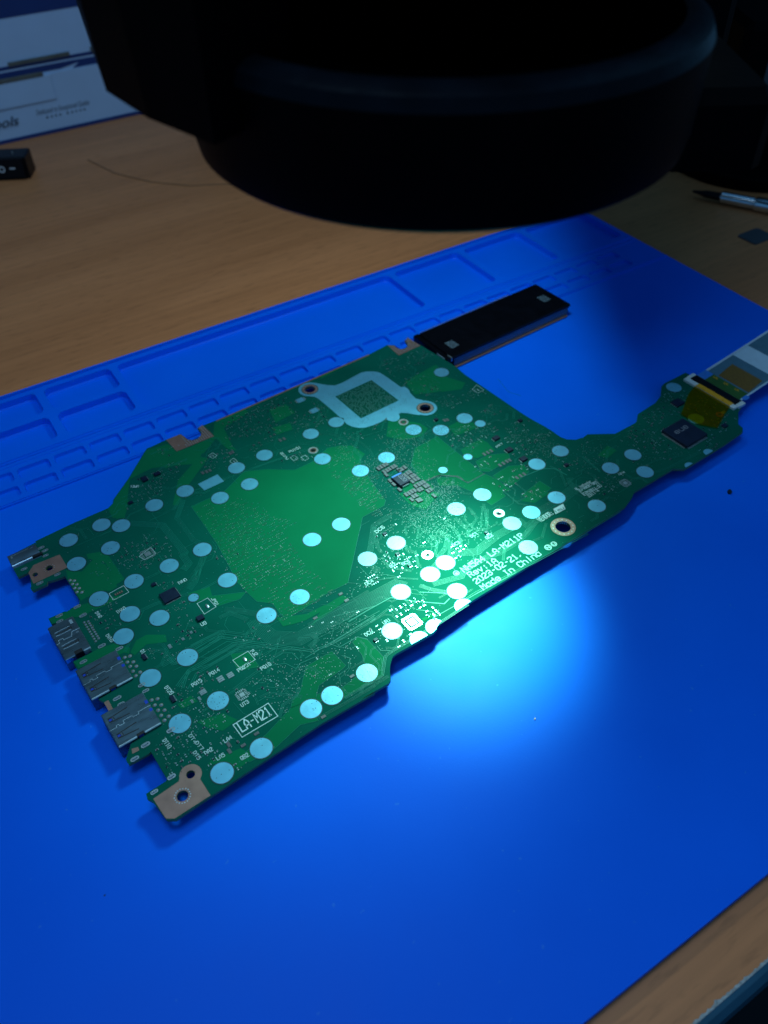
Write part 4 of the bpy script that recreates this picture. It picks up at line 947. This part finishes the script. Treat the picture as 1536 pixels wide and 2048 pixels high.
# ---- sockets
def usb(s_, lab):
    c_ = q(s_); x0 = min(c_[0][0], c_[3][0]); x1 = max(c_[1][0], c_[2][0]); y0 = min(c_[2][1], c_[3][1]); y1 = max(c_[0][1], c_[1][1])
    cx, cy = (x0+x1)/2, (y0+y1)/2; W, H = (x1-x0), (y1-y0); zt = T+1.0
    b = MB(); b.prism([(cx-W/2, cy-H/2), (cx+W/2, cy-H/2), (cx+W/2, cy+H/2), (cx-W/2, cy+H/2)], -4.2, zt-.35, M['steel'])
    b.box(cx-W/2, cx+W/2, cy-H/2, cy+H/2, zt-.35, zt, M['steel'], .3)
    o = b.build('usb_port', mb_t, label=lab)
    z = zt+.01
    b = MB(); b.box(cx-W/2-.02, cx-W/2+1.2, cy-H/2+.9, cy+H/2-.9, -3.4, .6, M['hole']); b.build('mouth', o)
    for sg in (1, -1):
        yc = cy+sg*H*.24; b = MB(); xm = cx-W/2+1.9
        b.prism([(xm-.7, yc-.75), (xm+1.3, yc-.5), (xm+1.3, yc+.5), (xm-.7, yc+.75)], zt-.02, z, M['hole'], bottom=False)
        b.ribbon([(xm-.7, yc+.75), (xm+6.3, yc+1.35)], .38, zt-.02, z+.01, M['hole'], .1); b.ribbon([(xm-.7, yc-.75), (xm+6.0, yc-1.35)], .38, zt-.02, z+.01, M['hole'], .1)
        sp = b.build('spring_slot', o)
        b = MB(); b.box(xm-.55, xm+.35, yc-.42, yc+.42, zt-.02, z+.02, M['blueplastic']); b.build('insert', sp)
        b = MB(); b.box(xm+.55, xm+1.0, yc-.55, yc+.55, zt-.02, z+.22, M['chrome'], .08); b.build('contact_spring', sp)
    b = MB(); s2 = [(-W/2, -.2), (-W/2+2.4, -.2), (-W/2+2.6, .5), (-W/2+3.4, .5), (-W/2+3.4, -.2), (-W/2+5, -.2), (-W/2+5, .9), (-W/2+8, .9), (-W/2+8.2, .2), (-W/2+10.2, .2), (-W/2+10.2, 1.0), (W/2, 1.0)]
    b.ribbon([(cx+x, cy+y) for x, y in s2], .17, zt-.02, z+.03, M['chrome2'], .2); b.build('seam', o)
    b = MB(); b.box(cx+W/2-1.1, cx+W/2-.1, cy+2.2, cy+3.6, zt-.05, z+.02, M['blueplastic']); b.box(cx+W/2-1.1, cx+W/2-.1, cy-1.2, cy-.1, zt-.05, z+.02, M['blueplastic']); b.build('insert', o)
    b = MB(); b.box(cx-.9, cx+1.5, cy-H/2-.03, cy-H/2+1.0, -1.5, z+.02, M['hole']); b.box(cx-.5, cx+1.1, cy-H/2-.05, cy-H/2+.5, -1.2, zt-.1, M['blueplastic']); b.build('side_notch', o)
    b = MB(); b.box(cx-W/2+.1, cx-.95, cy-H/2-.12, cy-H/2+.55, zt-.5, zt+.03, M['chrome2'], .18); b.box(cx+1.55, cx+W/2-.1, cy-H/2-.12, cy-H/2+.55, zt-.5, zt+.03, M['chrome2'], .18); b.build('folded_edge', o)
    return o
usb('V 80,380 650,105 885,475 310,790', 'upper of the two silver rectangular sockets'); usb('V 435,1000 1025,690 1285,1110 695,1450', 'lower of the two silver rectangular sockets')
# video socket
c_ = q('U 610,1275 935,1120 1195,1550 825,1655'); x0 = (c_[0][0]+c_[3][0])/2; x1 = (c_[1][0]+c_[2][0])/2; y0 = (c_[2][1]+c_[3][1])/2; y1 = (c_[0][1]+c_[1][1])/2
zt = T+1.1; cx = (x0+x1)/2; cy = (y0+y1)/2
b = MB(); b.box(x0, x1, y0, y1, -3.6, zt, M['steel'], .35); o = b.build('video_port', mb_t, label='silver video socket with slotted shell')
b = MB(); b.box(x0-.02, x0+1.2, y0+1, y1-1, -3, .4, M['hole']); b.build('mouth', o)
W = x1-x0; z = zt+.01
b = MB()
for yc in (cy+3.6, cy-3.2):
    for dy in (.95, -.95): b.ribbon([(x0+1.2, yc+dy*.8), (x0+4, yc+dy), (x0+6.6, yc+dy*.9)], .24, zt-.02, z+.15, M['chrome2'], .3)
    b.ribbon([(x0+5.6, yc+.5), (x0+6.9, yc+.5), (x0+6.9, yc-.5), (x0+5.6, yc-.5)], .3, zt-.02, z+.02, M['hole'], .1)
    b.ribbon([(x0+1.4, yc), (x0+6.6, yc)], .35, zt-.02, z, M['hole'], .1)
b.build('spring_slot', o)
b = MB(); b.ribbon([(x0, cy-.9), (x0+1.2, cy-.6), (x0+1.2, cy+.7), (x0+2.8, cy+.7), (x0+2.8, cy-.2), (x0+5.6, cy-.2), (x0+6.4, cy+1.6), (x1, cy+1.6)], .22, zt-.02, z+.1, M['chrome2'], .3); b.build('seam', o)
b = MB(); b.box(x1-2.0, x1-.9, y1-3.4, y1-1.4, zt-.02, z+.1, M['chrome2'], .1); b.box(x1-1.8, x1-.8, cy+.2, cy+.7, zt-.02, z+.1, M['solder'], .1); b.build('latch', o)
b = MB(); b.box(cx-.9, cx+1.9, y0-.06, y0+1.6, -1.5, z+.05, M['hole'], .1); b.build('side_notch', o)
b = MB(); b.box(x0+.2, cx-1.0, y0-.1, y0+1.0, 0, z-.2, M['chrome'], .2); b.box(cx+2.0, x1-.1, y0-.1, y0+1.0, 0, z-.1, M['chrome2'], .2); b.build('folded_edge', o)
# oval socket at the far left corner
c_ = q('U 100,345 450,160 530,350 215,585'); x0 = (c_[0][0]+c_[3][0])/2; x1 = (c_[1][0]+c_[2][0])/2; y0 = (c_[2][1]+c_[3][1])/2; y1 = (c_[0][1]+c_[1][1])/2
cy = (y0+y1)/2+.9; hy = (y1-y0)/2-1.2
b = MB(); n = 14; prof = [(cy+hy*math.cos(math.pi*i/(n/2)) if False else 0, 0) for i in range(1)]
ring_ = []
hw, hz = hy, 1.75; zc = T-.65
for i in range(24):
    a = 2*math.pi*i/24; sx = math.copysign(1, math.cos(a)); ring_.append((cy+sx*(hw-hz)+hz*math.cos(a), zc+hz*math.sin(a)))
vs = [(x0, y, z) for y, z in ring_] + [(x1, y, z) for y, z in ring_]
b.add(vs, [(i, (i+1) % 24, 24+(i+1) % 24, 24+i)[::-1] for i in range(24)] + [tuple(range(24)), tuple(range(47, 23, -1))], M['steel']); o = b.build('oval_port', mb_t, smooth=True, label='small oval silver socket at the board corner')
b = MB(); vs = [(x0-.05, cy+(y-cy)*.86, zc+(z-zc)*.78) for y, z in ring_]; b.add(vs, [tuple(range(24))], M['hole']); b.build('mouth', o)
b = MB(); zt = zc+hz; b.ribbon([(x0+.3, cy-hy+1.3), (x1-1.5, cy-hy+1.3)], .5, zt-.15, zt+.06, M['chrome'], .3); b.ribbon([(x0+1, cy+hy-2), (x1-3, cy+hy-1.9)], .18, zt-.05, zt+.05, M['solder'], .3)
b.box(x0+.8, x0+1.5, cy+.8, cy+1.6, zt-.1, zt+.12, M['solder'], .1); b.box(x1-2.3, x1-1.4, cy+hy-2.2, cy+hy-1.5, zt-.3, zt+.1, M['chrome'], .1); b.build('shell_ridge', o)
b = MB(); b.box(x1-3.2, x1+.6, cy-hy+.3, cy-hy+1.5, T, zt+.1, M['hole'], .1); b.build('side_notch', o)
b = MB(); pl_ = q('U 135,430 230,605 360,545 430,440 500,380 540,370 455,160 100,340'); b.prism(pl_, 0, T-.02, M['mask'], side=M['edge']); b.build('socket_shelf', mb_t)
# ---- ribbon connector on the board
cx0, cx1 = 192.4, 195.6
b = MB(); b.box(cx0-.1, 195.0, -7.6, 21.0, T, T+1.15, M['white'], .15); b.box(195.0, 199.6, 19.2, 21.2, T, T+1.3, M['white'], .2); b.box(195.0, 199.8, -8.2, -6.0, T, T+1.3, M['white'], .2)
fc = b.build('ribbon_connector', mb_t, label='white ribbon connector with black latch')
b = MB(); b.box(195.1, 199.0, -5.9, 19.1, T, T+1.6, M['blackplastic'], .2); b.build('latch', fc)
x, y = P1('I 1150,715'); b = MB(); b.lathe(0, 0, [(1.7, T), (1.7, T+.3), (.9, T+.35), (.8, T+.1)], M['copper'], 20); b.box(1.2, 3.2, -.8, .6, T, T+.7, M['solder'], .2); b.build('coaxial_socket', mb_t, loc=(x, y, 0))

# ================================================================== AMBER TAPE, RIBBON CABLE
zB = BT
t = thing('amber_tape', 'translucent amber tape stuck over the small parts beside the ribbon connector', 'tape', (*BF.o, zB), BF.a)
b = MB(); tp = q('I 965,480 1235,650 1190,720 1130,830 985,800 840,720 870,640 900,560')
n = len(tp); 
b.prism(tp, .75, .80, M['tape']); b.build('tape_film', t)
b = MB(); b.box(192.2, 195.1, -5.0, 14.0, 1.19, 1.26, M['kapton']); b.build('tape_fold', t)
cab = thing('ribbon_cable', 'flat ribbon cable with amber and green patches rising from the white connector', 'cable', (*BF.o, zB), BF.a)
def cz(x):
    s_ = max(0, x-198.6); return 1.45+ .075*s_ + .0012*s_*s_
def csheet(x0, x1, f0, f1, g0, g1, dz, th, m, name, label=None, n=14):
    """patch on the cable: y from f0..f1 at x0 to g0..g1 at x1"""
    b = MB(); vs = []; 
    for i in range(n+1):
        t_ = i/n; x = x0+(x1-x0)*t_; ya = f0+(g0-f0)*t_; yb = f1+(g1-f1)*t_; bow = -2.2*((x-198.6)/60)**2
        z = cz(x)+dz; vs += [(x, ya+bow, z), (x, yb+bow, z), (x, ya+bow, z-th), (x, yb+bow, z-th)]
    fs = []
    for i in range(n):
        a = 4*i; c = a+4; fs += [(a+1, a, c, c+1), (a+2, a+3, c+3, c+2), (a, a+2, c+2, c), (a+3, a+1, c+1, c+3)]
    fs += [(0, 1, 3, 2), (4*n+1, 4*n, 4*n+2, 4*n+3)]
    b.add(vs, fs, m); return b.build(name, cab, label=label)
csheet(198.7, 300, -5.8, 18.6, -5.8, 18.6, 0, .22, M['cablegrey'], 'cable_film')
csheet(199.5, 300, 17.6, 18.7, 17.6, 18.7, .05, .3, M['cablewhite'], 'cable_margin'); csheet(199.5, 300, -5.9, -5.0, -5.9, -5.0, .05, .3, M['cablewhite'], 'cable_margin')
csheet(199.0, 205.0, -4.9, 14.2, -4.9, 14.2, .06, .1, M['olive'], 'green_patch')
csheet(199.2, 205.0, 14.2, 18.8, 14.2, 18.8, .09, .12, M['stiffener'], 'blue_tab'); csheet(200.5, 203.8, -7.2, -4.9, -7.2, -4.9, .09, .12, M['stiffener'], 'blue_tab')
csheet(206.0, 217.0, -4.6, 12.2, -3.4, 13.4, .06, .1, M['brownfilm'], 'brown_patch')
csheet(222.5, 232.5, -3.8, 17.5, -3.8, 17.5, .06, .1, M['cablewhite'], 'white_band')
b = MB()
for i, yy in enumerate((10.6, 4.6, -1.4)): strokes(b, 'OK', (203.2, yy+2.4), (203.2, yy), 1.6, .3, cz(202.5)+.05, cz(202.5)+.22, M['kapton'])
b.build('cable_print', cab)

# ================================================================== BLACK PIN BLOCK (long connector lying against the board)
bl = ground(905, 715, 10.3)
pinb = thing('pin_block', 'long black pin block lying on the mat against the far edge of the green board', 'connector', (*bl, 4), rad(35.4))
W_, D_ = 80.5, 26.6
b = MB(); b.box(0, W_, 0, D_, 4.9, 6.3, M['blackplastic'], .4); b.box(.8, W_-.8, .75, D_-1.0, 0, 4.9, M['blackplastic']); b.box(-2.2, .9, 1.2, D_+1.6, 1.2, 5.3, M['blackplastic'], .3)
b.build('block_body', pinb)
M['pin'] = mat('tarnished_pin', (0.22, 0.32, 0.40), 0.5, metal=0.4)
pn = MB(); pn.box(-.17, .17, -.45, .0, -.1, 4.7, M['pin']); pn.box(-.17, .17, -.9, -.4, -.1, .3, M['copper'])
p0 = None
for k in range(96):
    x = 2+k*(W_-4)/95
    if p0 is None: p0 = pn.build('pin', pinb, loc=(x, .75, .25))
    else: copy_part(p0, pinb, x, .75, .25)
pn = MB(); pn.box(-.18, .18, -.5, .3, 0, 5.9, M['solder'], .05); p1_ = None
for k in range(60):
    x = 1.5+k*1.0
    if p1_ is None: p1_ = pn.build('pin', pinb, loc=(x, D_+.35, .5))
    else: copy_part(p1_, pinb, x, D_+.35, .5)
b = MB(); b.box(1.5, W_-2.0, -.75, .15, -.05, .3, M['copper'], .05); b.build('copper_rail', pinb)
for x, y in ((7.0, 9.0), (W_-7.5, 12.5)):
    b = MB(); b.box(-2.4, 2.4, -2.9, 2.9, 6.2, 6.36, M['patch']); b.build('speckled_patch', pinb, loc=(x, y, 0))
b = MB(); b.box(-.3, .3, .3, 3.6, 4.0, 6.0, M['solder'], .1); b.box(-2.6, -2.2, 3, 9, 3, 5, M['pin'], .1); b.build('end_clip', pinb)

# ================================================================== MICROSCOPE HEAD
sx, sy = 15, 206
sc = thing('microscope', 'large out of focus black microscope head with ring housing hanging over the board', 'microscope', (sx, sy, 168.7))
b = MB(); b.lathe(0, 0, [(38, 0), (55, 0), (56.2, 1.0), (57.0, 5), (57.6, 22.5)], M['matte'], 96)
b.lathe(0, 0, [(57.6, 22.5), (56.6, 25), (53.6, 26.3), (51, 26.3)], M['rim'], 96); b.lathe(0, 0, [(51, 26.3), (46.5, 26.3), (45.5, 24), (44, 14), (38, 14)], M['deep'], 96)
b.build('ring_housing', sc, smooth=True)
b = MB(); b.lathe(0, 0, [(37.9, 2), (37.9, 16), (41, 22), (41, 120), (0.1, 120)], M['deep'], 72); b.build('objective_barrel', sc, smooth=True)
b = MB(); b.lathe(0, 0, [(37.9, 4), (.1, 4)], M['hole'], 72); b.build('lens', sc)
def loc(p): return (p[0]-sx, p[1]-sy)
wl = [loc(p) for p in ((-30, 160), (-45, 174.5), (-57, 191), (-80, 260), (-60, 300), (40, 262), (0, 200))]
w2 = [(x-(3 if i in (1, 2, 3) else 0), y) for i, (x, y) in enumerate(wl)]
n = len(wl); b = MB()
if sum(wl[i][0]*wl[(i+1) % n][1]-wl[(i+1) % n][0]*wl[i][1] for i in range(n)) < 0: wl = wl[::-1]; w2 = w2[::-1]
b.add([(*p, 14) for p in wl] + [(*p, 60) for p in w2], [tuple(range(n))[::-1], tuple(range(n, 2*n))] + [(i, (i+1) % n, n+(i+1) % n, n+i) for i in range(n)], M['matte'])
b.build('side_bracket', sc)
b = MB(); b.box(58, 112, 122, 340, -48, 230, M['matte'], 3); b.box(52, 78, -6, 119, -10, 8, M['matte'], 3); b.build('shade_block', sc)  # block added behind the head to cast shade over the mat's right side

# ================================================================== THINGS ON THE DESK
# dark round stand at the right
st = thing('lamp_stand', 'dark round stand at the upper right edge behind the silver tool', 'stand', (265, 597, 0))
b = MB(); b.lathe(0, 0, [(60, 0), (61, 2), (61, 8), (58, 10), (40, 14), (40, 16)], M['matte'], 72); b.build('base', st, smooth=True)
b = MB(); b.box(-40, 60, -38, 40, 10, 95, M['matte'], 4); b.build('upright', st)
b = MB(); b.box(-22, -6, -38.4, -37.8, 48, 82, M['sticker']); b.build('label_plate', st)
# silver tool
pA = ground(1385, 384, 4); pB = ground(1536, 414, 4); dx, dy = pB[0]-pA[0], pB[1]-pA[1]; L_ = math.hypot(dx, dy)
tl = thing('screwdriver', 'slim screwdriver with dark tip and shiny silver shaft lying at the right edge', 'screwdriver', (*pA, 0), math.atan2(dy, dx))
def rod(name, prof, m, parent, zc=4.5):
    b = MB(); n = 24; vs = []; fs = []
    for x, r in prof: vs += [(x, r*math.cos(2*math.pi*i/n), zc+r*math.sin(2*math.pi*i/n)) for i in range(n)]
    for k in range(len(prof)-1):
        for i in range(n): fs.append((k*n+i, k*n+(i+1) % n, (k+1)*n+(i+1) % n, (k+1)*n+i)[::-1])
    fs += [tuple(range(n)), tuple(range(len(prof)*n-1, (len(prof)-1)*n-1, -1))]
    b.add(vs, fs, m); return b.build(name, parent, smooth=True)
rod('tip', [(0, .6), (6, 1.6), (8, 2.2), (18, 2.6), (18.1, 3.2)], M['blackplastic'], tl)
rod('shaft', [(18.1, 3.2), (18.6, 3.6), (38, 3.7), (38.6, 3.2), (39.4, 3.2)], M['chrome'], tl)
rod('handle', [(39.4, 4.0), (40, 4.4), (90, 4.4), (91, 3.6)], M['chrome'], tl)
# small grey sticker pad
g = ground(1512, 474, 0); b = MB(); b.prism(rrect(-9, 9, -7, 7, 2), 0, .8, M['sticker'])
b.build('sticker', loc=(*g, 0), rotz=a_m, label='small dark grey plastic tab lying on the desk at the right edge', cat='tab')
# rocker switch
g = MF.px(0, 364, 0); w0 = ground(62, 357, 0)
sw = thing('rocker_switch', 'black rocker switch with white circle and dash lying on the desk at the left edge', 'switch', (*w0, 0), rad(4))
b = MB(); b.box(-34, 0, 0, 17, 0, 15, M['blackplastic'], .8); b.build('housing', sw)
b = MB(); b.add([(-32, -2.8, 2), (-2, -2.8, 2), (-2, -1.2, 14.5), (-32, -1.2, 14.5), (-32, 2, 2), (-2, 2, 2), (-2, 3, 14.5), (-32, 3, 14.5)], [(0, 1, 2, 3), (7, 6, 5, 4), (0, 3, 7, 4), (1, 5, 6, 2), (3, 2, 6, 7), (0, 4, 5, 1)], M['blackplastic'])
rk = b.build('rocker', sw)
M['paint'] = mat('white_paint', (0.6, 0.62, 0.65), 0.5)
def front(u, v): return (u, -2.92+ (v-2)*.128, v)
b = MB()
n = 20
vs = []
for i in range(n):
    a = 2*math.pi*i/n; vs.append(front(-17.0+2.1*math.cos(a), 8+2.1*math.sin(a)))
for i in range(n):
    a = 2*math.pi*i/n; vs.append(front(-17.0+1.45*math.cos(a), 8+1.45*math.sin(a)))
b.add(vs, [(i, (i+1) % n, n+(i+1) % n, n+i) for i in range(n)], M['paint'])
b.add([front(-11.6, 8.0), front(-7.9, 8.0), front(-7.9, 8.8), front(-11.6, 8.8)], [(0, 1, 2, 3)], M['paint']); b.build('switch_symbols', rk)
b = MB(); b.box(-9.4, -8.8, 6, 6.6, 15, 17, M['solder']); b.build('terminal', sw)
# white and blue tool box
bx_ = thing('cardboard_box', 'white cardboard box with blue stripes and script lettering at the back left', 'box', (*MF.o, 0), a_m)
YB = 378.4
b = MB(); b.box(-440, -120, YB, YB+170, 2.6, 41, M['boxwhite']); b.build('box_tray', bx_)
b = MB(); b.box(-441, -119, YB-.6, YB+171, 0, 2.6, M['boxblue']); b.build('blue_base_edge', bx_)
b = MB(); b.box(-440, -120, YB+.8, YB+170, 41, 80.5, M['boxwhite']); lid = b.build('box_lid', bx_)
b = MB(); b.box(-440.5, -119.5, YB+.4, YB+170, 80.5, 92, M['boxblue']); b.build('blue_top_edge', bx_)
def plate(pts, y, th, m, name, parent=bx_):
    b = MB(); n = len(pts)
    if sum(pts[i][0]*pts[(i+1) % n][1]-pts[(i+1) % n][0]*pts[i][1] for i in range(n)) < 0: pts = pts[::-1]
    b.add([(x, y-th, z) for x, z in pts] + [(x, y, z) for x, z in pts], [tuple(range(n))] + [(i, n+i, n+(i+1) % n, (i+1) % n) for i in range(n)], m); return b.build(name, parent)
plate([(-440, 49.0), (-165, 48.0), (-165, 50.2), (-440, 51.6)], YB+.8, .3, M['boxblue'], 'blue_stripe', lid)
plate([(-440, 44.0), (-222, 42.8), (-196, 46.6), (-215, 46.9), (-440, 47.2)], YB+.8, .3, M['boxblue'], 'blue_stripe', lid)
plate([(-213, 41.6), (-150, 41.6), (-150, 50), (-190, 47.5), (-207, 45)], YB+.8, .3, M['boxblue'], 'blue_stripe', lid)
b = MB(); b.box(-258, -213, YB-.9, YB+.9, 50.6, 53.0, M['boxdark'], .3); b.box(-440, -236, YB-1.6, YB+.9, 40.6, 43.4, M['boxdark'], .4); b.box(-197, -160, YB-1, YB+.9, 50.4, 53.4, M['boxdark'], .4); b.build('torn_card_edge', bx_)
b = MB(); b.box(-440, -231, YB-1.3, YB+.0, 24, 41, M['boxwhite'], .3); b.build('tuck_flap', bx_)
b = MB()
def box_text(fn, x0, z0, x1, size, m, name):
    cu = bpy.data.curves.new(name, 'FONT'); cu.body = fn; cu.size = size*MM; cu.extrude = .03*MM; cu.shear = .35
    tmp = bpy.data.objects.new(name, cu); C.objects.link(tmp); bpy.context.view_layer.update()
    dg = bpy.context.evaluated_depsgraph_get(); me = bpy.data.meshes.new_from_object(tmp.evaluated_get(dg)); bpy.data.objects.remove(tmp); bpy.data.curves.remove(cu)
    xs_ = [v.co.x for v in me.vertices]; k = (x1-x0)*MM/(max(xs_)-min(xs_)); mn = min(xs_)
    for v in me.vertices:
        x, y, z = v.co; v.co = ((x0*MM+(x-mn)*k), (YB-1.40)*MM if x0 < -256 and size > 8 else (YB-.06)*MM-z, z0*MM+y)
    me.materials.clear(); me.materials.append(m)
    o = bpy.data.objects.new(name, me); C.objects.link(o); o.parent = bx_; return o
box_text('Tools', -287, 11.6, -262.5, 9.5, M['ink'], 'script_lettering')
box_text('Dedicated to Exceptional Quality', -248.5, 14.8, -207, 5.2, M['ink'], 'script_lettering')
b = MB(); rr3 = random.Random(3)
for k in range(9):
    x = -242+k*3.3+(2.6 if k > 3 else 0); 
    for _ in range(4):
        a = rr3.uniform(0, 1.1); c = rr3.uniform(0, 1.2)
        b.box(x, x+1.5, YB-.1, YB-.02, 11.2+c, 11.45+c, M['ink']); b.box(x+a, x+a+.25, YB-.1, YB-.02, 11.1, 12.7, M['ink'])
b.build('small_characters', bx_)
# thin brown strip painting a curved shadow on the desk behind
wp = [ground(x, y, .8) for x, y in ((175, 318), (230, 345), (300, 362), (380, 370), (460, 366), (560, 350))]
b = MB(); b.ribbon(wp, .8, 0, .5, M['shadow_brown'], .35); b.build('shadow_strip', label='thin brown strip standing in for a curved shadow on the desk behind the mat', cat='shadow_strip')
# small crumb on the mat
for i, (px_, py_, lab) in enumerate(((1459, 984, 'tiny black crumb lying on the blue mat right of the board'), (1070, 1437, 'tiny pale sliver lying on the blue mat in front of the bright spot'), (209, 1790, 'tiny black speck lying on the blue mat at the lower left'))):
    g = ground(px_, py_, 3.6); me_b = MB(); r = (1.5, .6, .35)[i]; rr4 = random.Random(i)
    ringp = [(r*rr4.uniform(.6, 1)*math.cos(a*math.pi/4), (.4 if i == 1 else .7)*r*rr4.uniform(.7, 1)*math.sin(a*math.pi/4)) for a in range(8)]
    me_b.prism(ringp, 0, r*.5, M['chip'] if i != 1 else M['copper']); o = me_b.build('crumb', loc=(*g, 3.3), label=lab, cat='crumb', rotz=1.2)
    o['group'] = 'crumbs on the mat'
